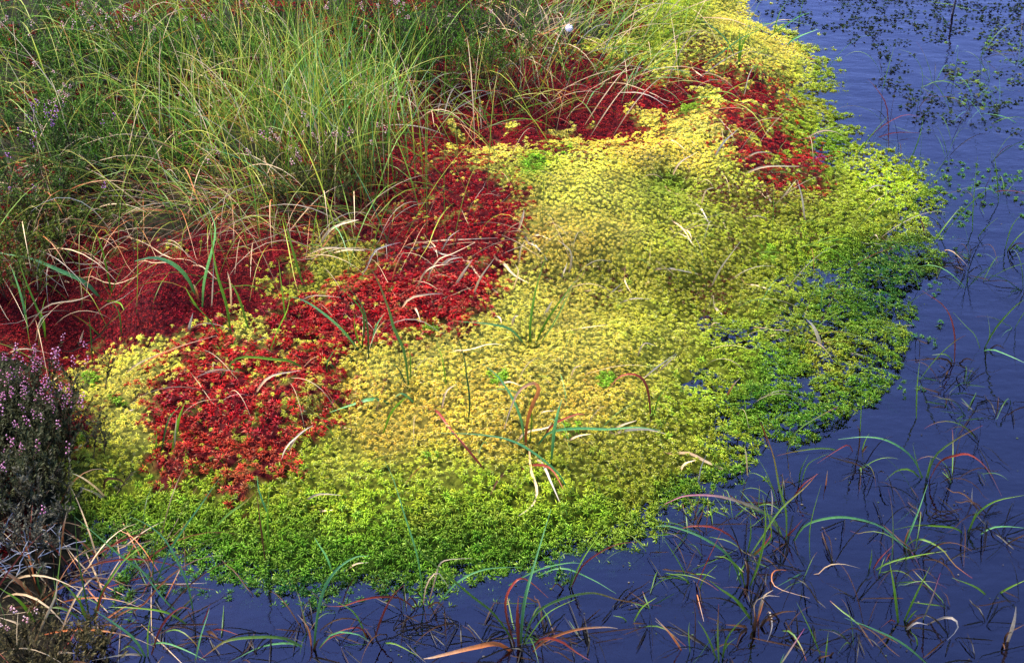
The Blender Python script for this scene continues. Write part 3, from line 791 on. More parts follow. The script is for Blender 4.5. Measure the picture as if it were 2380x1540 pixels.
SEDGES = [
 ("tall sedge in the front with one broad upright blade and red arching leaves", '22', "b 8 1240,1420 1265,1150 1330,900 1440,540;g 5 1230,1400 1080,1220 930,1095 710,910 560,780 400,670;R 6 1250,1400 1330,1230 1480,1130 1700,1080 1900,1130 2150,1180 !;r 7 1220,1420 1150,1250 1140,1100 1210,990 1290,1000 1420,1110;r 8 1235,1430 1225,1250 1230,1110;o 11 1230,1450 1100,1410 950,1430 700,1490 620,1520 !;o 6 1290,1460 1400,1400 1600,1330 1780,1310 1870,1310;r 6 1290,1430 1380,1375 1500,1390 1600,1460 1690,1530 !;g 3 1245,1410 1350,1290 1440,1200 1600,1120"),
 ("sedge at the front moss edge with curled dead leaves and a red arch", '22', "b 4 615,1120 600,960 570,800 500,580 430,360 370,230;s 4 610,1150 620,1030 690,950 780,1050;r 5 600,1190 480,1120 330,1105 200,1130 100,1180 0,1180 !;s 4 640,1140 690,1000 720,890 780,860 930,855;k 5 600,1170 540,1110 500,1180 !;k 5 610,1170 700,1140 760,1200 !"),
 ("small sedge in the front water with two red leaves", '22', "g 4 260,1380 170,1220 0,1110;r 5 290,1370 350,1250 420,1110 490,1030;g 4 300,1385 420,1420 580,1500 !;r 4 270,1370 220,1310 130,1310 0,1370 !"),
 ("thin bent sedge stalk over the green moss at the front", '22', "g 2.5 480,1210 500,960 505,880 460,620 280,420;k 2 480,1200 440,1090 300,980"),
 ("dark rooted sedge where the moss corner meets open water", '22', "g 4 1550,1040 1640,870 1800,640;r 4 1560,1040 1620,930 1700,850 1850,770 2000,750;g 3 1540,1040 1500,900 1560,830 1640,880;k 4 1550,1050 1480,1020 1440,1080 !;d 4 1545,1050 1590,980 1570,900"),
 ("little sedge with a long red tipped leaf in open front water", '22', "g 4 1960,1260 2020,1180 2120,1110;R 3.5 1970,1265 2150,1300 2310,1440 !;g 3 1955,1265 1900,1230 1840,1240"),
 ("pair of blue green leaves arching along the front moss edge", '22', "b 5 680,1150 820,1020 1000,930 1250,912;b 4 1120,1020 1350,930 1550,880 1650,890;b 4 1300,960 1500,920 1700,990 1860,1100 !"),
 ("sedge in the golden moss with a looped straw coloured leaf", '12', "b 5 1270,1480 1260,1350 1210,1200 1110,1050 1000,970;o 7 1275,1480 1285,1370 1320,1250 1365,1150 1330,1105 1240,1150 1180,1270 1140,1390;b 5 1340,1480 1430,1410 1600,1380 1800,1385 1990,1375 2150,1400;r 4 1380,1450 1450,1370 1600,1300 1660,1300;s 4 1200,1480 1260,1420 1400,1390 1440,1350;b 6 1440,1600 1455,1400 1480,1270 1510,1200;g 3 1300,1480 1310,1330 1290,1180"),
 ("dead straw leaves splayed below the looped leaf sedge", '22', "s 5 1300,80 1310,300 1350,430 1320,530 1230,600 !;w 5 1330,170 1390,270 1440,380 1510,540 !;k 6 1190,240 1110,350 1050,460 !;r 5 1190,275 1320,270 1430,295 1520,430;b 4 1560,400 1480,310 1300,170 1150,100 950,65 700,50;r 5 1030,270 900,140 770,0"),
 ("tall red topped sedge standing in the golden moss", '12', "R 6 525,1120 490,900 420,740 380,600 300,400 220,290;g 3 530,1080 535,960 520,850;b 7 430,1205 300,1210 150,1250 0,1305;g 4 345,1420 400,1290 480,1200 540,1170;d 3 520,1110 460,1010 400,960"),
 ("upright sedge pair on the yellow moss behind the golden cushion", '12', "g 5 1310,850 1305,700 1340,480 1420,230;g 4 1330,840 1400,720 1520,540 1660,370;b 5 1290,840 1180,750 1050,710 820,695;k 3 1300,840 1300,740;R 3 1340,850 1450,700 1560,480 1620,400"),
 ("single dark stalk rising from the golden moss to a brown tip", '12', "d 3.5 905,1340 920,1200 905,1050 880,900 810,720;g 2.5 770,1130 740,960 700,830"),
 ("small sedge at the junction of red and golden moss", '12', "d 4 260,950 255,750 210,580 80,430;b 4 270,860 310,730 370,640;g 4 200,870 100,770 0,680;g 3 230,880 180,760 170,650"),
 ("red arched leaf bending over the moss beside the raft", '12', "r 5 2090,1320 2060,1130 1990,1040 1880,1050 1800,1150;g 2.5 2090,1320 2120,1200 2200,1100"),
 ("red leaf lying down the slope of the golden cushion", '12', "r 5 590,1220 700,1290 800,1420 900,1520 !;b 4 590,1225 480,1180 430,1190"),
 ("sedge with a tall green blade turning red over dark reflections", '23', "R 6 850,730 850,560 810,400 770,200 690,0;R 5 845,735 760,600 600,530 450,430;p 8 830,700 720,580 560,510 400,470 200,465 60,510;b 6 880,740 960,650 1100,600 1260,595 1450,650 1580,760 1660,830 !;r 4 800,720 880,670 950,600;k 5 850,730 800,770 760,760 !"),
 ("red arching sedge left of the tall blade, in open water", '23', "r 5 580,840 520,740 400,660 280,645 180,660 120,720;g 4 585,830 600,700 605,570;R 5 590,835 690,700 800,530 960,390 1040,310;g 4 600,840 690,780 740,700 700,480;r 4 590,840 680,780 745,690 730,640"),
 ("sedge in the front water with a long blue green arch reaching left", '23', "g 5 590,1040 540,930 450,850 380,845;g 6 600,1030 660,880 700,650 690,450;b 6 570,1030 480,850 300,720 100,650 0,650;k 8 595,1040 600,930 580,860;o 4 600,1000 590,920 570,850"),
 ("right hand sedge with an orange arch and its ring reflection", '23', "b 5 1750,340 1650,200 1500,100 1350,75 1180,90;R 5 1755,340 1800,200 1950,80 2110,0;r 6 1760,345 1830,240 1930,195 2030,190 2140,280 2230,470 !;g 5 1745,340 1650,290 1560,290 1480,370;g 4 1745,335 1765,270 1780,200;g 3 1740,345 1690,240 1660,120"),
 ("dark stumpy sedge below the right edge of the raft", '23', "k 5 1310,195 1320,60 1300,0;g 3 1330,160 1350,110 1380,50;R 4 1290,160 1100,160 900,180 780,210;k 5 1310,200 1350,160 1370,150 !;r 3 1290,170 1250,130 1170,180 1040,260"),
 ("orange based sedge with a red leaf trailing to the right", '23', "b 5 1600,770 1640,690 1700,540 1755,380;R 5 1600,760 1670,740 1740,740 1850,800 1930,900 2040,1000 !;o 4 1605,770 1640,700 1660,650;r 3 1590,770 1640,820 1710,940 !;r 3 1580,760 1500,830 1480,890"),
 ("short sedge with one low green leaf pointing right", '23', "g 4 1380,930 1500,890 1700,840 1880,810;g 4 1375,930 1385,870 1395,800;r 3 1390,920 1430,850 1540,760"),
 ("thin lone green stalk with a bent leaf in open water", '23', "g 3 1005,880 1000,700 1025,550 1070,380;b 3.5 1000,890 900,990 780,1055 !"),
 ("arching sedge near the right edge, two leaves crossing", '23', "g 5 2020,690 2080,580 2200,490 2380,450;g 5 2020,700 1950,660 1800,640 1680,655 1520,690;b 4 2060,700 2150,670 2260,658 2400,665;g 3 2010,690 2060,600 2080,540"),
 ("sedge with two broad upright blades in a V near the lower right", '23', "g 7 1580,1280 1550,1080 1510,870;g 6 1590,1270 1680,1080 1770,910;g 4 1600,1270 1660,1220 1690,1190;w 5 1600,1310 1680,1270 1760,1285;w 6 1740,1260 1850,1240 1930,1250 1950,1310 1880,1400 !;p 4 1720,1250 1790,1120 1840,950;k 6 1590,1290 1680,1240 1730,1230;k 5 1570,1300 1500,1370 1430,1420 !;g 3 1700,1420 1680,1380 1640,1330;r 3 1590,1290 1510,1280 1450,1320"),
 ("long blue leaf slanting into the lower right corner of the pool", '23', "b 5 1800,1534 1600,1410 1400,1310 1220,1240"),
 ("big dead brown sedge clump on a dark stool at the bottom", '23', "g 6 645,1250 540,1140 440,1070 350,1000;g 5 640,1250 500,1110 400,1040;s 5 660,1240 700,1110 760,1060;w 6 700,1220 740,1215 765,1290 755,1350 720,1410;R 4 780,1290 870,1330 940,1430 970,1534 !;k 5 640,1260 800,1200 910,1195;k 8 640,1270 560,1310 450,1300 !;k 8 650,1280 560,1330 520,1440 !;o 4 650,1260 680,1180 700,1130;k 7 640,1330 645,1260 640,1200;k 7 655,1300 720,1230 790,1290;k 6 630,1290 500,1330 350,1340 !;s 3 650,1240 640,1130 720,1080 800,1100"),
 ("small upright sedge with a red tip at the bottom edge", '23', "R 5 415,1520 405,1350 408,1150;g 4 410,1510 330,1390 270,1260;g 4 430,1500 480,1350 600,1210;g 3 425,1510 450,1440 520,1370"),
 ("short green shoots on a dark stool at the bottom", '23', "g 4 1100,1490 1115,1330;g 3 1090,1490 1000,1330 910,1140;k 6 1095,1500 1050,1480 1130,1475;k 6 1100,1500 1140,1470 1150,1480 !"),
 ("blue and red slanting blade at the bottom of the pool", '23', "p 5 780,1550 870,1440 960,1310;b 3 790,1545 830,1470"),
 ("fine red and green sedge between the front clumps", '23', "r 3 250,1040 330,870 440,650;g 4 245,1030 150,880 0,650;g 3 280,1050 330,980 400,900;o 3 270,1050 270,1120 310,1280 !;g 3 245,1040 190,990 100,970 !"),
 ("low flat sedge leaves spread like a V near the right edge", '23', "g 5 2170,1080 2050,1030 1910,980;g 5 2180,1075 2280,1040 2400,990"),
 ("bleached bent stump leaf at the right edge", '23', "w 9 2270,1390 2300,1270 2325,1165;k 5 2260,1400 2260,1330 2380,1280;k 6 2265,1390 2240,1420 2250,1460 !"),
 ("thin sedge at the outer tip of the moss corner", '23', "g 3.5 940,370 960,300 1000,240 1120,180;r 3.5 880,450 960,380 1050,310;d 4 930,380 945,300 990,190;k 4 930,400 880,370 800,380 !"),
 ("lone straight shoot in the lower pool with an orange leaf beside it", '23', "g 3 230,1460 222,1350 220,1270;o 4 190,1440 100,1340 0,1240;k 2.5 250,1450 250,1250 240,1100"),
 ("sedge clump in the left corner water with a tall green leaf", '21', "g 6 590,1270 630,1120 700,990 800,870 980,750;g 5 585,1260 500,1120 360,970;r 4 600,1260 660,1080 760,950;d 4 580,1270 550,1100 500,830 480,560;R 5 560,1250 430,1180 300,1165 50,1190;o 5 600,1270 750,1220 930,1110 !;o 5 600,1275 800,1220 940,1160 !;o 5 595,1285 700,1300 780,1330 !;g 4 575,1265 540,1150 540,1050;r 4 530,1200 500,1320 440,1430 360,1510"),
 ("sedge rooted in the front pool with a long blue leaf laid over green moss", '21', "b 5 1245,1190 1210,1050 1140,900 1060,760 960,660 840,590;g 5 1260,1290 1100,1210 900,1175 700,1170;k 9 1290,1310 1360,1350 1410,1390 !;b 4 1250,1200 1110,1180 920,950 850,850;k 7 1270,1300 1230,1230 1210,1190;r 3 1300,1300 1420,1330 1550,1370 !;r 3 1280,1290 1350,1220 1360,1150"),
 ("red arched sedge in the lower left water with blue leaves", '21', "b 6 950,1490 860,1380 720,1270 620,1200;r 5 960,1480 1020,1360 1080,1260 1170,1185 1240,1190;g 4 950,1490 960,1350 975,1220;g 4 940,1480 850,1420 780,1450;s 5 1000,1470 850,1490 600,1530 !;b 4 900,1390 1050,1400 1200,1450 1330,1530 !;b 5 1240,1530 1280,1350 1350,1180"),
 ("sedge left of centre at the bottom with a wide hooked blue leaf", '21', "b 7 2020,1430 2040,1250 2080,1060 2160,930 2280,850 2380,840;o 4 2010,1430 1990,1320 1920,1220;R 7 2000,1420 1850,1380 1650,1375 1480,1400 1380,1460 1290,1530;b 4 2030,1430 2150,1340 2300,1345 2380,1390;b 5 2010,1440 1880,1420 1680,1440 1500,1534;k 6 2010,1440 2040,1400 2060,1370;r 3 2030,1440 2150,1350 2380,1310"),
 ("broad green and red sedge beside the lower left heather", '21', "R 6 320,1140 370,1000 390,830 410,620;o 7 250,1180 180,1060 80,970 0,940;r 5 300,1170 200,1165 50,1190;g 5 240,1270 150,1150 0,1050;s 4 200,1400 290,1250 360,1100 370,990;s 5 240,1440 150,1310 0,1240;d 4 300,1150 260,1000 280,900;k 4 310,1150 230,1050 120,770"),
 ("crossed blue leaves leaning over the front left green moss", '21', "b 5 990,1020 1080,850 1180,690 1320,490 1410,350;g 3 975,1050 1000,800 1040,600 1090,380;b 5 1080,1050 940,960 760,830 600,690 480,590;s 2.5 1000,1000 940,900 860,840"),
 ("thin upright stalks in the green moss under the red patch", '21', "k 3 1715,890 1690,650 1650,350;g 3 1740,800 1690,620 1680,520;b 3.5 1750,590 1690,440 1660,320;g 3 1740,790 1720,600 1740,360;R 4 1350,660 1450,580 1560,500 1640,430;b 3.5 2150,930 2120,840 2030,720;g 3 1740,510 1850,590 2000,660"),
 ("red brown stout arch rising from the dark clump at the raft edge", '13', "r 5 1935,970 1930,760 1870,600 1720,500;R 4 1690,1070 1800,950 1920,840 2000,790;k 6 1930,980 1860,930 1620,950;g 3 1940,960 1880,920 1780,930;k 5 1935,970 2000,940 2060,970 !;k 5 1920,990 1850,1010 1820,990 !;k 5 1900,960 1880,1040 1870,1060 !"),
 ("green sedge with leaves sweeping to the right edge of the pool", '13', "g 5 2115,870 2180,760 2300,620 2380,560;g 3 2120,860 2150,780 2140,650;b 4 2050,890 2150,890 2270,930 2380,980;k 4 2130,880 2200,850 2260,880;g 4 2110,870 2060,790 2000,730 1920,640"),
 ("single upright green blade at the lower rim of the raft", '13', "g 4 600,1420 580,1280 565,1130;R 4 840,1534 930,1410 1100,1300 1180,1250;r 3 740,1500 700,1380 650,1290;g 4 1320,1480 1325,1280 1330,1040;g 4 1690,1330 1695,1150 1705,960"),
 ("long thin arching leaves crossing the raft toward open water", '13', "g 4 1430,530 1300,370 1150,240 1000,205 930,220;R 4 1710,490 1650,320 1570,200 1440,155;R 4 1560,960 1450,870 1300,800 1180,770 1060,780;g 4 1500,480 1650,360 1830,215;s 4 1830,215 1900,240 1960,300 2020,365 !;g 4 1400,120 1180,180 930,225;b 3 1070,660 1070,520 1110,360"),
 ("green leaves by the right edge of the middle water", '13', "g 4 2255,230 2300,100 2370,0;g 4 2260,240 2320,180 2390,110;k 5 2260,240 2330,210 2380,200;r 5 1745,160 1730,80 1700,0;g 5 1780,180 1860,90 1950,-20;g 3 2060,160 2130,100 2210,30"),
 ("upright green sedge on the far yellow ridge", '03', "g 7 540,410 560,300 610,200;g 6 535,405 545,290 540,190;b 4 530,400 480,290 390,190 240,100"),
 ("narrow green blades at the left end of the far red drift", '03', "g 5 150,480 152,330 160,150;g 3 145,470 120,380 80,300;b 4 270,430 400,350 550,240 700,180"),
 ("arched green sedge in the far weedy water", '03', "g 4 1690,690 1730,520 1710,410 1650,340 1570,320;g 4 1460,590 1500,450 1545,290;g 4 1920,720 1850,600 1790,530 1700,470;k 4 1690,690 1750,640 1800,660;d 4 1690,690 1650,580 1600,560"),
 ("red arching stalks where the far raft meets the blue water", '03', "r 4 1510,960 1490,700 1430,580 1370,510;r 3.5 1370,890 1500,860 1600,850 1720,860;r 3 1350,900 1450,830 1600,750 1720,760;g 4 1280,1010 1370,900 1500,750;g 4 1630,1060 1700,900 1730,750;k 4 1370,880 1300,840 1150,780"),
 ("thin green blades in the right hand pale blue water", '03', "g 4 2220,1310 2190,1100 2175,980;g 4 1820,1534 1960,1380 2110,1240 2200,1200;g 4 2050,1500 2060,1300 2080,1010;r 3 2110,1240 2250,1230 2400,1260;b 4 2380,800 2250,760 2100,730;g 5 1500,1600 1650,1330 1880,1020;k 4 2120,1210 2160,1150 2170,1060"),
 ("blue green leaves leaning from the far bank over the pool", '03', "b 5 830,305 880,260 960,220 1050,190;b 4 700,240 900,120 1000,80;g 4 920,160 940,60 960,-20;g 4 760,220 800,100 850,0;s 3.5 690,180 780,140 880,130;r 3 870,340 980,380 1070,410"),
 ("broad blue leaf arching in from the left margin", '11', "b 9 660,540 560,450 400,370 200,290 0,258;g 4 650,530 760,590 800,640"),
 ("blue leaf bowed over the crimson mound, orange at its foot", '11', "b 9 1275,530 1200,410 1100,320 980,285 870,310;o 6 1280,550 1270,500 1250,460;g 4 1290,600 1240,560 1190,470"),
 ("upright green leaves standing on the crimson mound", '11', "g 6 720,515 690,370 640,180 560,60;g 4 300,800 250,640 160,420 120,300;b 5 180,760 120,560 60,330;g 4 285,800 270,680 230,600;d 3 590,970 575,800 570,660;O 3 680,800 560,720 460,650;d 3 780,790 760,650 700,560;g 3 875,625 880,400 885,100"),
 ("tall blue green leaves at the head of the red moss slope", '11', "b 6 1300,600 1320,440 1390,140 1340,-40;g 6 1490,780 1470,600 1400,350 1350,0;g 5 1610,750 1540,560 1480,440;b 5 2330,870 2180,740 2000,600 1880,540;g 4 1730,880 1790,760 1860,600 1870,400;g 4 1850,720 1840,560 1800,300;d 4 2330,870 2340,650 2200,480;g 3 1440,800 1340,680 1220,560;g 5 1970,480 1900,240 1830,0;k 3 1640,520 1640,400 1650,300"),
 ("olive leaf bowed over the red stars, sunlit along its back", '11', "g 5 2050,1035 1900,960 1780,935 1560,920 1480,1000 1430,1070;s 5 1620,1165 1740,1060 1940,1015;d 4 2130,1060 2120,970 2200,830;b 5 2170,970 2090,955 2020,960"),
 ("bright green leaf pair in the front red moss", '11', "g 6 1100,1534 1150,1350 1190,1230;d 4 1030,1534 1080,1340 1160,1240;s 3 1115,1530 1140,1300;g 3 1000,1534 1010,1400"),
]
for lab, crop, txt in SEDGES:
    plant("sedge_plant", lab, "sedge", "sedge plants in and around the pool", crop, txt)

STRAW = [
 ("pale dry straw lying on the crimson slope in the middle", '12', "s 5 0,135 90,65 200,45;s 4 0,235 100,232 240,240;s 5 450,630 520,560 640,530 740,520;s 4 560,490 610,390 680,340 780,330;s 6 700,350 780,330 870,300;s 6 800,470 870,390 935,300;s 5 930,530 970,430 1075,290;w 5 490,215 640,220 720,265 830,290;s 4 860,280 930,330 1000,430 1100,530;w 4 220,400 300,260 380,215 470,190;s 3 620,130 690,230 710,300;s 4 640,450 660,380 720,290 800,260 950,190;o 3 400,460 440,360 490,250;s 5 530,590 560,640 600,720;w 3 720,240 780,160 850,110;s 3 680,60 740,0;s 3 450,180 700,190 900,180 1100,160;o 3 1110,150 1180,90 1240,60"),
 ("bent dry straw where crimson and yellow moss meet", '12', "s 6 1060,255 1140,350 1200,420 1300,470;w 5 1270,150 1340,230 1415,320;s 5 1270,145 1350,150 1440,185;s 6 1220,110 1250,30 1265,-20;s 4 1230,330 1250,250 1275,180;s 4 1180,500 1230,380 1210,330;w 5 1505,400 1545,320;s 4 1545,410 1570,260 1480,170;s 4 1050,620 1100,690 1120,730;s 5 1180,740 1190,670 1230,660"),
 ("dry straw strewn over the olive moss right of the yellow hummock", '12', "s 5 1640,470 1740,505;s 4 1660,370 1580,480 1500,600;w 6 1390,640 1450,565;s 4 1920,340 1930,450 1960,530;w 3 2010,1055 2130,990 2250,905;s 5 2050,340 2200,360 2390,405;w 3 1800,510 1900,450;s 3 1840,480 1950,495;w 3 1850,560 1960,565 2080,570;s 3 1700,310 1750,360;w 4 2200,80 2300,150 2370,230;s 3 1990,920 2050,850 2120,860;s 4 2270,60 2330,130 2350,180;s 3 1440,745 1650,750 1800,720"),
 ("dry straw bits lying in the front moss", '12', "s 4 730,1255 760,1160 830,1105;s 3 750,890 820,905 900,890 1030,850 1130,850;w 3 1350,1310 1400,1290 1470,1290;s 4 1815,1370 1900,1350 1990,1335;s 4 1520,1450 1620,1440 1700,1425;s 5 1820,1410 1900,1430 2050,1420 2180,1440;s 3 80,1340 150,1410;s 4 1060,1110 1150,1105 1250,1130;s 3 1560,1060 1590,1000 1640,980"),
 ("straw stems standing in the crimson moss on the left", '11', "s 5 400,400 450,462;s 6 2030,220 2150,100 2310,45;s 5 1945,260 2100,232 2350,240;s 5 500,830 540,755;w 6 1205,745 1245,645;s 4 1490,620 1500,480 1470,380;w 3 1360,605 1380,310;s 4 290,1075 400,1035;s 4 1840,1534 1920,1440 2020,1370;w 4 790,1250 870,1280;s 4 760,1060 880,990 1050,900;o 3 780,1080 950,970 1130,880 1400,790;s 3 140,750 300,600 500,560 600,520;s 3 60,380 200,330 420,500;w 3 240,500 240,380 270,260;s 3 220,830 260,700 330,640;s 3 0,890 150,885 330,910;k 4 380,890 600,820 700,700 770,590;s 3 1180,310 1300,350 1400,440;s 3 880,370 1000,290 1100,240;s 3 1900,570 2000,540 2200,560;w 5 1360,1010 1380,960"),
 ("pale straw scattered over the far yellow and red moss", '03', "s 4 925,900 1050,850 1150,850 1230,890;w 5 370,1010 450,920 540,830;s 5 545,1110 700,1080 930,1075;w 6 970,1420 950,1280 915,1160;s 4 550,1020 650,990 750,985;s 4 200,90 400,120 520,140 640,190;s 4 0,360 100,290 180,200;s 3 0,480 80,460 250,480;w 4 570,620 610,500 640,420;s 4 230,410 270,480 310,510;s 5 0,910 100,920 200,985;s 5 100,1130 160,1040 270,980;s 4 60,1190 170,1280;w 6 200,1240 290,1340 340,1440;s 4 290,1330 330,1240 380,1210;w 5 720,1220 745,1320;s 4 660,1190 710,1290;s 3 800,1270 910,1160;w 4 1340,1220 1400,1195 1490,1200;s 3 560,1390 640,1390 720,1410"),
 ("bent straw stem on the olive raft", '13', "w 7 1085,870 1020,760 970,685;s 4 90,10 160,110 240,220;s 4 430,0 450,110;s 4 350,470 420,350 550,180;s 4 550,420 650,480 740,510;w 5 380,570 430,670;s 3 1000,640 1060,680 1075,760;w 4 1200,870 1260,910 1350,935;s 4 1380,150 1420,160 1440,190;w 4 1550,750 1620,730 1670,740;s 3 700,790 760,800 810,840;o 4 440,1200 500,1120 550,1060;s 4 0,1010 80,960 140,910;s 4 350,750 370,710 420,710"),
 ("curved straw leaf over the mossy corner at the pool's edge", '23', "s 6 50,165 200,190 330,250 450,300 560,315;w 4 270,385 290,280 325,195;s 5 150,300 190,260 260,225;w 4 750,590 755,500 745,410;s 4 600,330 590,200 575,130;o 3 930,910 780,950 740,1000 780,1070 990,1130;s 3 1020,960 1100,900 1200,885 1320,920;w 4 2045,510 2045,400;s 4 200,1440 100,1330 0,1260;w 3 710,1030 715,955;o 4 1100,390 1110,290"),
 ("dry curled leaf on the dark bank beside the lower left heather", '21', "s 5 700,460 640,420 550,350 470,310;k 6 660,410 700,350 790,350 815,390;s 5 690,470 620,430 520,410;s 5 630,825 480,800 280,815;o 5 660,850 530,750 400,680;s 4 320,640 320,790 370,870;k 6 210,970 240,860 280,800;k 6 270,970 285,1050 285,1110;s 4 120,1534 115,1380 118,1200;o 4 390,800 400,680 430,560;s 5 280,1470 400,1465 490,1468;s 4 130,210 220,180;s 4 250,160 250,90;s 4 1930,480 2050,450 2200,450;s 4 2010,520 2150,560;k 4 830,780 950,750 1030,735;w 5 1800,220 1860,120 1990,10;s 3 2220,910 2300,915 2380,900;s 4 970,910 940,850 920,820"),
]
ORD = ("first second third fourth fifth sixth seventh eighth ninth tenth eleventh twelfth thirteenth fourteenth fifteenth sixteenth seventeenth eighteenth "
       "nineteenth twentieth twenty-first twenty-second twenty-third twenty-fourth twenty-fifth twenty-sixth twenty-seventh twenty-eighth twenty-ninth thirtieth thirty-first thirty-second thirty-third "
       "thirty-fourth thirty-fifth thirty-sixth thirty-seventh thirty-eighth thirty-ninth fortieth").split()
for lab, crop, txt in STRAW:
    its = [traced(crop, t) for t in txt.split(";")]
    its.sort(key=lambda q: float(to_uv(q[0])[0]))
    for j, (base, code, w, P) in enumerate(its):
        P[0, 2] += .012
        link("dry_straw", leaf_mesh("dry_straw", P, w, code, base), label=f"{lab}, {ORD[j]} from left", category="straw", group=lab).location = base

# ------------------------------------------------------------------ grass tussocks
def grow(base, az, el, L, bend, n=9):
    d = np.array([math.cos(az) * math.cos(el), math.sin(az) * math.cos(el), math.sin(el)])
    P = [base]; st = L / (n - 1); sway = RNG.normal(0, .05, 3)
    for i in range(n - 1):
        P.append(P[-1] + d * st)
        d = d + np.array([sway[0], sway[1], -bend * (.5 + i / n)]) * st / L * 1.6
        d /= np.linalg.norm(d)
    P = np.array(P)
    g = np.maximum(height(P[:, 0], P[:, 1]), 0) + .004
    P[1:, 2] = np.maximum(P[1:, 2], g[1:])
    return P


def tussock(label, uv, rad, n, Lr, az, spread, el, bend, codes, w, solo=30, name="grass_tussock", cat="grass", group="grass tussocks on the bank"):
    c = on_ground(*uv)
    e = link(name, None, label=label, category=cat, group=group); e.location = c
    s = Soup(); blades = []
    for i in range(int(n * .75)):
        q = RNG.normal(0, 1, 2) * np.array(rad)
        b = np.array([c[0] + q[0], c[1] + q[1], 0.0]); b[2] = max(float(height(b[0], b[1])), -.02) - .005
        L = RNG.uniform(*Lr) * .9
        P = grow(b, math.radians(az + RNG.normal(0, spread)), math.radians(np.clip(RNG.normal(el, 14), 12, 88)), L, bend * RNG.uniform(.3, 1.6))
        blades.append((L, P, codes[RNG.integers(len(codes))], w * RNG.uniform(.6, 1.35)))
    blades.sort(key=lambda t: -t[0] * t[3])
    for j, (L, P, code, ww) in enumerate(blades):
        if j < solo: link("leaf", leaf_mesh("leaf", P, ww * 1.25, code, c), e)
        else:
            V, F, C = ribbon(P - c, ww * .9, grad(code, len(P), 1.12), .25); s.add(V, F, C)
    if s.n: link("blade_mass", s.mesh("blade_mass", M_LEAF), e, kind="stuff")
    return e


TUS = [
 ("dense green grass tussock in the middle of the bank, blades swept to the upper left", (650, 390), (.20, .16), 700, (.22, .42), 120, 40, 58, 1.1, "gggyyyOs", .0026),
 ("taller fresh green grass above the pale dead straw, right of the swept tussock", (770, 300), (.10, .13), 400, (.22, .40), 80, 60, 66, .7, "gggbgyy", .0027),
 ("green grass swept over the heather at upper left", (470, 240), (.22, .2), 420, (.25, .45), 150, 45, 48, 1.2, "gygyOgs", .0025),
 ("thin grass arching through the dark heather near the left edge", (130, 330), (.25, .3), 240, (.2, .42), 60, 90, 50, 1.4, "gygOys", .0024),
 ("grass rising along the top edge of the bank", (620, 80), (.26, .2), 330, (.2, .36), 100, 60, 62, .8, "ggyyOg", .0026),
 ("fan shaped grass tuft rising from the crimson hollow", (1190, 270), (.09, .05), 150, (.14, .30), 90, 75, 50, 1.0, "gyOsOgkr", .0028),
 ("light green grass fringe behind the yellow moss ridge", (1400, 90), (.16, .14), 380, (.2, .38), 35, 50, 50, 1.0, "gyggys", .0028),
 ("mixed dry and green grass right of the fan shaped tuft", (1400, 200), (.13, .05), 80, (.14, .3), 40, 60, 42, 1.2, "gysbw", .0026),
 ("brown dead grass combed down below the swept tussock", (560, 480), (.20, .08), 480, (.16, .32), 200, 60, 28, 1.5, "okosyrk", .0024),
 ("silvery dead grass tuft above the red slope", (890, 250), (.09, .06), 150, (.12, .26), 60, 80, 38, 1.4, "swsoyw", .0026),
 ("dead grass trailing from the left edge over crimson moss", (60, 540), (.14, .07), 150, (.14, .3), 300, 60, 30, 1.4, "skosw", .0024),
 ("dead pale grass at the top beside the cotton tuft", (1240, 110), (.11, .07), 130, (.14, .28), 60, 80, 42, 1.2, "swsoyk", .0026),
 ("dark grass clump at the far pool edge", (1990, -25), (.10, .06), 130, (.12, .24), 90, 70, 50, 1.2, "dggOk", .0028),
 ("tangle of brown dead leaves in the dark left corner water", (110, 1380), (.11, .07), 150, (.1, .24), 60, 90, 35, 1.5, "ksodrk", .0032),
 ("grass blades among the purple heather above the crimson mound", (360, 470), (.2, .07), 170, (.18, .34), 150, 60, 40, 1.2, "gyOsb", .0025),
 ("green grass over the top left corner heather", (200, 60), (.3, .2), 260, (.2, .4), 100, 80, 52, 1.2, "gydgO", .0024),
]
for t in TUS: tussock(*t)

# single thin blades over the moss and the pool
def loose(label, poly, n, codes, w, Lr, el, bend):
    u = RNG.uniform(min(p[0] for p in poly), max(p[0] for p in poly), n * 4); v = RNG.uniform(min(p[1] for p in poly), max(p[1] for p in poly), n * 4)
    k = inside(poly, u, v); u, v = u[k][:n], v[k][:n]
    B = on_ground(u, v)
    tone = dict(g="green", R="red tipped", y="yellowish", r="red", k="brown", s="straw coloured", b="bluish", d="dark green", w="bleached", O="orange tipped", n="black")
    cnt = {}
    for b in B[np.argsort(u)]:
        code = codes[RNG.integers(len(codes))]
        cnt[code] = cnt.get(code, -1) + 1
        P = grow(b - np.array([0, 0, .006]), RNG.uniform(0, 6.28), math.radians(RNG.uniform(*el)), RNG.uniform(*Lr), bend * RNG.uniform(.4, 1.6))
        link("grass_wisp", leaf_mesh("grass_wisp", P, w * RNG.uniform(.7, 1.3), code, b), label=f"{tone[code]} {label}, {ORD[cnt[code]]} from left", category="grass", group=label).location = b


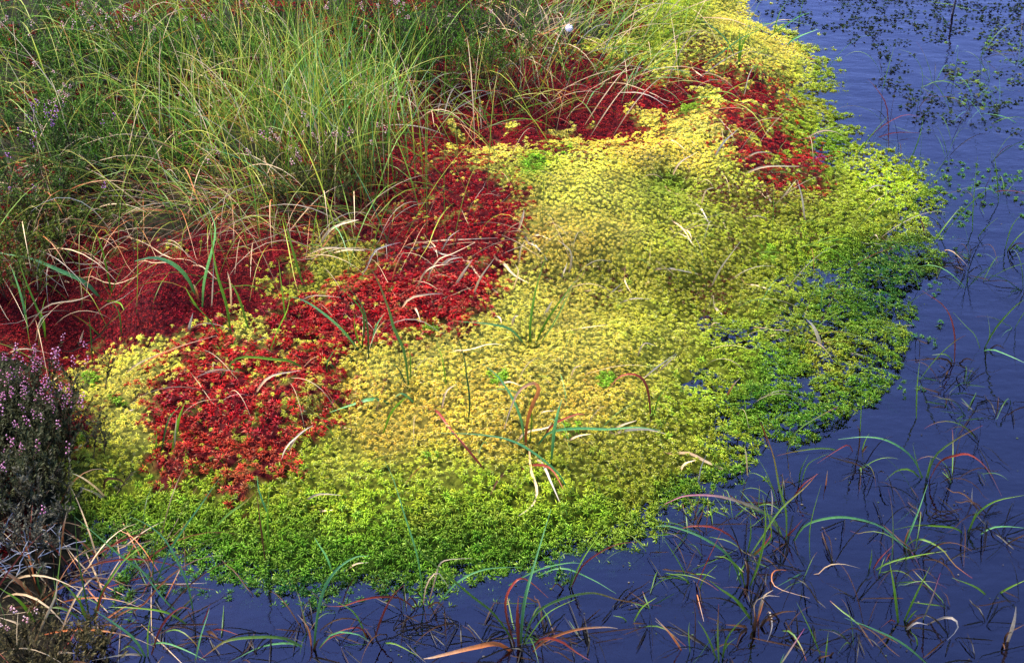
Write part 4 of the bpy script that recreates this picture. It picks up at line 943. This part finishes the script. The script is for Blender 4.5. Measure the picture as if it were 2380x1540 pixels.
loose("grass blade alone on the yellow hummock", [(1150, 350), (1800, 300), (1850, 600), (1500, 700), (1250, 680)], 64, "gRysswksw", .0016, (.07, .18), (25, 70), 1.2)
loose("grass blade growing from the moss raft", [(1550, 700), (1850, 500), (2150, 480), (2050, 850), (1700, 1080)], 56, "gRrswbkg", .0017, (.07, .2), (25, 75), 1.2)
loose("blade poking from the golden cushion", [(820, 850), (1450, 800), (1500, 1080), (750, 1120)], 36, "rRgksbk", .0016, (.06, .16), (20, 70), 1.2)
def tufts(label, poly, n, codes, w, Lr, el, bend):
    """small sedge shoots of a few leaves from one root"""
    u = RNG.uniform(min(p[0] for p in poly), max(p[0] for p in poly), n * 4); v = RNG.uniform(min(p[1] for p in poly), max(p[1] for p in poly), n * 4)
    k = inside(poly, u, v); u, v = u[k][:n], v[k][:n]
    for j, b in enumerate(on_ground(u, v)[np.argsort(u)]):
        e = link("sedge_shoot", None, label=f"{label}, {ORD[j]} from left", category="sedge", group=label); e.location = b
        a0 = RNG.uniform(0, 6.28)
        for q in range(RNG.integers(3, 7)):
            code = codes[RNG.integers(len(codes))]
            P = grow(b - np.array([RNG.normal(0, .002), RNG.normal(0, .002), .008]), a0 + RNG.normal(0, 1.3), math.radians(RNG.uniform(*el)), RNG.uniform(*Lr), bend * RNG.uniform(.4, 1.8), 10)
            link("leaf", leaf_mesh("leaf", P, w * RNG.uniform(.6, 1.3), code, b), e)


tufts("small sedge shoot in the open pool", [(1650, 1240), (2000, 1050), (2379, 850), (2379, 1540), (1500, 1540)], 20, "dgRknnk", .0024, (.04, .15), (25, 80), 1.6)
tufts("fine sedge shoot in the upper shallows", [(1950, 200), (2379, 60), (2379, 800), (2150, 600), (1980, 300)], 22, "gRdknbg", .0022, (.06, .2), (30, 80), 1.1)
tufts("drowned sedge shoot along the front pool edge", [(300, 1440), (1400, 1400), (1500, 1540), (300, 1540)], 14, "kdnRnk", .003, (.04, .13), (10, 60), 1.4)
tufts("dark sedge shoot at the moss corner", [(1420, 1330), (1600, 1150), (1850, 1120), (1750, 1300), (1500, 1430)], 16, "knnRdg", .003, (.04, .12), (10, 65), 1.4)

tufts("black dead stem loops in the lower pool", [(1560, 1260), (1900, 1130), (2379, 1000), (2379, 1540), (1560, 1540)], 38, "nnnnk", .0032, (.05, .15), (20, 70), 2.6)
tufts("black tangled stems in the front water", [(330, 1450), (900, 1430), (1450, 1360), (1560, 1540), (330, 1540)], 30, "nnnk", .0032, (.04, .12), (15, 60), 2.6)
tufts("dark drowned stems near the right edge", [(2080, 560), (2379, 420), (2379, 1000), (2100, 1000)], 30, "nnnkd", .0028, (.04, .13), (20, 70), 2.4)
tufts("black litter stems in the left corner water", [(100, 1330), (330, 1350), (400, 1540), (230, 1540)], 12, "nnks", .0026, (.04, .12), (10, 50), 2.4)

# scum and leaf crumbs afloat
sp_ = Soup()
u = RNG.uniform(200, 2379, 800); v = RNG.uniform(0, 1540, 800); P = at_z(u, v, np.zeros(800)); k = (height(P[:, 0], P[:, 1]) < -.012) & (noise(P[:, 0] / .12, P[:, 1] / .12, 91) > .45)
for p in P[k]:
    r_ = RNG.uniform(.0005, .0018); a = np.arange(5) * 1.257 + RNG.uniform(0, 6); V = np.stack([np.cos(a) * r_ * RNG.uniform(.5, 1.6), np.sin(a) * r_, np.full(5, .0012)], 1)
    V = np.vstack([V, [[0, 0, .002]]]) + p
    sp_.add(V, np.array([(i, (i + 1) % 5, 5) for i in range(5)]), np.repeat(lin([(96, 88, 76), (50, 42, 30), (70, 84, 44)][RNG.integers(3)])[None], 6, 0))
link("floating_debris", sp_.mesh("floating_debris", M_STRAW), kind="stuff", label="tiny leaf crumbs and scum afloat on the pool", category="debris")

loose("dry wisp over the red moss", [(850, 360), (1200, 440), (1150, 680), (900, 780), (500, 1000), (400, 850), (800, 650)], 62, "sswk", .0017, (.06, .18), (10, 50), 1.4)
loose("wisp over the far red and yellow moss", [(1500, 150), (1850, 150), (1900, 420), (1550, 360)], 40, "sswgkR", .0017, (.08, .2), (15, 60), 1.3)
loose("wisp trailing over the left crimson moss", [(30, 600), (450, 570), (800, 480), (700, 640), (300, 780), (30, 760)], 40, "sskgyO", .0022, (.08, .22), (15, 60), 1.4)

# ------------------------------------------------------------------ heather
def tube(P, r, col, k=4):
    n = len(P); T = np.gradient(P, axis=0); T /= np.linalg.norm(T, axis=1, keepdims=True) + 1e-9
    A = np.cross(T, np.array([.3, .9, .2])); A /= np.linalg.norm(A, axis=1, keepdims=True) + 1e-9; B = np.cross(T, A)
    a = np.arange(k) * 2 * math.pi / k; rr = (r * np.linspace(1, .45, n))[:, None, None]
    V = P[:, None] + (A[:, None] * np.cos(a)[None, :, None] + B[:, None] * np.sin(a)[None, :, None]) * rr
    F = []
    for i in range(n - 1):
        for j in range(k):
            p, q = i * k + j, i * k + (j + 1) % k
            F += [(p, q, q + k), (p, q + k, p + k)]
    return V.reshape(-1, 3), np.array(F), np.repeat(np.broadcast_to(col, (n, 3)), k, 0)


def scale_leaves(P, n, L, c0, c1, t0=.2):
    """tiny kite shaped leaves round a shoot"""
    t = RNG.uniform(t0, 1, n); i = np.clip((t * (len(P) - 1)).astype(int), 0, len(P) - 2); f = (t * (len(P) - 1) - i)[:, None]
    c = P[i] * (1 - f) + P[i + 1] * f
    T = P[i + 1] - P[i]; T /= np.linalg.norm(T, axis=1, keepdims=True) + 1e-9
    R = RNG.normal(0, 1, (n, 3)); R -= T * (R * T).sum(1, keepdims=True); R /= np.linalg.norm(R, axis=1, keepdims=True)
    d = T * .75 + R * .7; S = np.cross(T, R)
    l = (L * RNG.uniform(.7, 1.2, n))[:, None]
    V = np.stack([c, c + d * l * .5 + S * l * .17, c + d * l, c + d * l * .5 - S * l * .17], 1).reshape(-1, 3)
    b = np.arange(n)[:, None] * 4
    F = np.concatenate([b + np.array([[0, 1, 2]]), b + np.array([[0, 2, 3]])])
    C = (c0 * (1 - t[:, None]) + c1 * t[:, None]) * RNG.uniform(.6, 1.3, (n, 1))
    return V, F, np.repeat(C, 4, 0)


def flower_spike_mesh(seed, c_open, c_bud, n, L):
    """little bells set round the top of a shoot"""
    r = np.random.default_rng(seed); s = Soup()
    for i in range(n):
        t = i / max(n - 1, 1); a = i * 2.4 + r.uniform(-.4, .4); h = L * t + r.uniform(-.001, .001)
        rad = .0042 * (1 - .4 * t); c = np.array([math.cos(a) * rad, math.sin(a) * rad, h])
        ax = np.array([math.cos(a), math.sin(a), -.5]); ax /= np.linalg.norm(ax)
        e1 = np.cross(ax, (0, 0, 1.)); e1 /= np.linalg.norm(e1); e2 = np.cross(ax, e1)
        R = r.uniform(.0012, .0020); V = [c - ax * R * .9]
        for zz, rr in ((-.4, .85), (.35, 1.0), (1.0, .55)):
            for k in range(5):
                g = k * 2 * math.pi / 5; V.append(c + ax * zz * R + (e1 * math.cos(g) + e2 * math.sin(g)) * rr * R)
        V.append(c + ax * R * .6); F = []
        for k in range(5):
            q = (k + 1) % 5; F.append((0, 1 + q, 1 + k))
            for b in (1, 6): F += [(b + k, b + q, b + 5 + q), (b + k, b + 5 + q, b + 5 + k)]
            F.append((11 + k, 11 + q, 16))
        V = np.array(V); m = r.random()
        col = lin(c_open) * (1 - m) + lin(c_bud) * m
        C = np.repeat(col[None], len(V), 0); C[0] *= .6
        s.add(V, np.array(F), C)
    st = np.array([[0, 0, -.006], [0, 0, L * .5], [0, 0, L]])
    s.add(*tube(st, .0006, lin((96, 60, 40)), 3))
    return s.mesh("flower_spike", M_FLOWER)


PALE = [flower_spike_mesh(900 + i, (246, 222, 214), (214, 150, 150), 6 + i % 4, .012) for i in range(6)]
PURP = [flower_spike_mesh(920 + i, (210, 150, 204), (166, 90, 160), 4 + i % 4, .014) for i in range(6)]
PINK = [flower_spike_mesh(940 + i, (238, 184, 206), (196, 100, 152), 6 + i % 5, .022) for i in range(8)]


def heather(label, uv, rad, n, Lr, c0, c1, flowers, nf, leafL=.0062, sides=5, el=66, wood=(70, 52, 40), nl=26):
    c = on_ground(*uv)
    e = link("heather_bush", None, label=label, category="heather", group="heather bushes on the bank"); e.location = c
    st, fo = Soup(), Soup(); tips = []
    for i in range(n):
        q = RNG.normal(0, .6, 2) * np.array(rad)
        b = np.array([c[0] + q[0], c[1] + q[1], 0]); b[2] = max(float(height(b[0], b[1])), 0) - .006
        out = math.atan2(q[1], q[0])
        P = grow(b, out + RNG.normal(0, .6), math.radians(np.clip(RNG.normal(el, 12), 25, 88)), RNG.uniform(*Lr), .15, 7)
        st.add(*tube(P - c, .0013, lin(wood), 3))
        fo.add(*scale_leaves(P - c, nl, leafL, lin(c0), lin(c1), .35)); tips.append((P[-1], P[-1] - P[-2]))
        for k in range(sides):
            j = RNG.integers(2, 6); az = RNG.uniform(0, 6.28)
            Q = grow(P[j], az, math.radians(RNG.uniform(35, 75)), RNG.uniform(.025, .055), -.3, 5)
            fo.add(*scale_leaves(Q - c, nl, leafL, lin(c0), lin(c1), 0)); tips.append((Q[-1], Q[-1] - Q[-2]))
    link("stem_mass", st.mesh("stem_mass", M_WOOD), e, kind="stuff")
    link("foliage", fo.mesh("foliage", M_HEATH), e, kind="stuff")
    tips.sort(key=lambda q: -q[0][2] + RNG.normal(0, .012 if n < 200 else .028))
    for j, (p, d) in enumerate(tips[:nf]):
        o = link("flower_spike", flowers[j % len(flowers)], e)
        o.location = p - c; o.rotation_mode = 'QUATERNION'
        o.rotation_quaternion = Vector(d + np.array([0, 0, .3]) * np.linalg.norm(d)).to_track_quat('Z', 'Y')
        o.scale = (RNG.uniform(.6, 1.0),) * 3
    return e


G0, G1 = (20, 38, 8), (78, 120, 26)
heather("tall dark green heather with white buds at the top, beside the upper grass tuft", (1030, 210), (.18, .07), 120, (.13, .21), G0, G1, PALE, 26)
heather("dark heather clump left of the tall budded one, at the top edge", (930, 110), (.14, .09), 60, (.10, .17), G0, G1, PALE, 10)
heather("heather with pale buds in the top left corner", (70, 130), (.18, .10), 90, (.10, .17), G0, G1, PALE, 16)
heather("dark green heather with clusters of cream buds, second along the top left", (230, 190), (.18, .11), 100, (.10, .17), G0, G1, PALE, 22)
heather("dark heather half hidden behind the swept grass", (400, 190), (.17, .11), 90, (.10, .16), G0, G1, PALE, 16)
heather("low black green heather in the shade below the cream buds", (150, 320), (.17, .10), 90, (.08, .14), (28, 44, 16), (78, 110, 34), PALE, 9)
heather("heather among the grass left of the dense tussock", (320, 370), (.16, .09), 80, (.08, .14), G0, G1, PALE, 9)
heather("heather with small pink buds behind the dense tussock", (560, 140), (.18, .10), 80, (.11, .18), G0, G1, PALE, 22)
heather("purple flowered heather at the left edge above the crimson moss", (70, 480), (.11, .06), 55, (.10, .15), (30, 44, 18), (76, 100, 36), PURP, 13)
heather("purple and pink heather sprig standing in front of the shaded heather", (215, 430), (.08, .04), 35, (.09, .15), (34, 48, 20), (86, 110, 40), PURP, 10)
heather("dark heather sprig with few purple flowers over the crimson moss", (150, 560), (.09, .04), 40, (.06, .11), (30, 44, 16), (96, 108, 30), PURP, 5)
heather("pink budded heather at the foot of the dense grass tussock", (720, 450), (.10, .05), 50, (.07, .11), (40, 44, 20), (92, 100, 40), PALE + PINK[:2], 22)
heather("small pink heather sprig above the red slope", (840, 390), (.06, .03), 18, (.07, .11), (46, 44, 22), (92, 96, 40), PALE + PINK[:2], 12)
heather("dark leafy heather at the left edge on the crimson mound", (15, 660), (.07, .05), 45, (.07, .12), (30, 46, 16), (88, 100, 30), PURP, 0)
heather("big pink flowering heather bush at the left edge beside the yellow moss", (5, 1090), (.095, .14), 260, (.06, .105), (24, 24, 14), (68, 70, 42), PINK, 140, nl=30)
heather("grey brown fading heather below the big pink bush", (10, 1260), (.08, .07), 70, (.06, .10), (44, 40, 34), (88, 84, 70), PINK[:4], 12)
heather("low heather with a few pink bells in the bottom left corner", (90, 1535), (.12, .05), 50, (.03, .07), (34, 30, 20), (84, 74, 44), PALE, 9)
heather("heather with white buds at the top centre edge", (1120, 60), (.12, .08), 50, (.10, .16), G0, G1, PALE, 10)

# bleached dead twigs under the fading heather
e = link("dead_twigs", None, label="bleached grey dead twigs at the left edge above the dark water", category="twigs"); c = on_ground(20, 1290); e.location = c
for i in range(26):
    q = RNG.normal(0, .03, 2); b = c + np.array([q[0], q[1], 0]); P = grow(b, RNG.uniform(0, 6.28), math.radians(RNG.uniform(10, 60)), RNG.uniform(.04, .09), .2, 6)
    P += RNG.normal(0, .0015, P.shape)
    V, F, C = tube(P - c, .0012, lin((170, 166, 176)), 4); tw = link("twig", mesh_np("twig", V, F, C, M_WOOD), e)
    Q = grow(P[3], RNG.uniform(0, 6.28), .6, .03, .1, 4); V, F, C = tube(Q - c, .0008, lin((180, 176, 186)), 3); link("side_twig", mesh_np("side_twig", V, F, C, M_WOOD), tw)

# one cotton grass head
e = link("cotton_grass", None, label="single white cotton grass tuft above the crimson hollow", category="cotton grass")
b = on_ground(1290, 190); e.location = b
top = at_y(1322, 68, b[1] + .01)
P = spline([b, (b + top) / 2 + np.array([-.012, 0, .01]), top + np.array([.004, 0, .012])], 9)
V, F, C = tube(P - b, .0008, lin((120, 130, 60)), 4); link("stalk", mesh_np("stalk", V, F, C, M_WOOD), e)
s = Soup()
for i in range(220):
    d = RNG.normal(0, 1, 3); d[2] = -abs(d[2]) * 1.2 + .5; d /= np.linalg.norm(d); p = top - b + np.array([0, 0, .006])
    Q = np.array([p, p + d * .006, p + d * .011 + np.array([0, 0, -.003])]); V, F, C = ribbon(Q, .0016, np.repeat(lin((240, 240, 246))[None], 3, 0)); s.add(V, F, C)
link("seed_tuft", s.mesh("seed_tuft", M_FLOWER), e)

# a dark reed stalk standing in the far water
b = on_ground(2212, 34); P = np.array([b - np.array([0, 0, .02]), b + np.array([.004, 0, .05]), b + np.array([.010, .004, .12]), b + np.array([.012, .01, .2])])
V, F, C = tube(P - b, .004, lin((46, 44, 56)), 6)
link("reed_stalk", mesh_np("reed_stalk", V, F, C, M_WOOD), label="dark upright dead stalk in the far weedy water at the top", category="reed").location = b
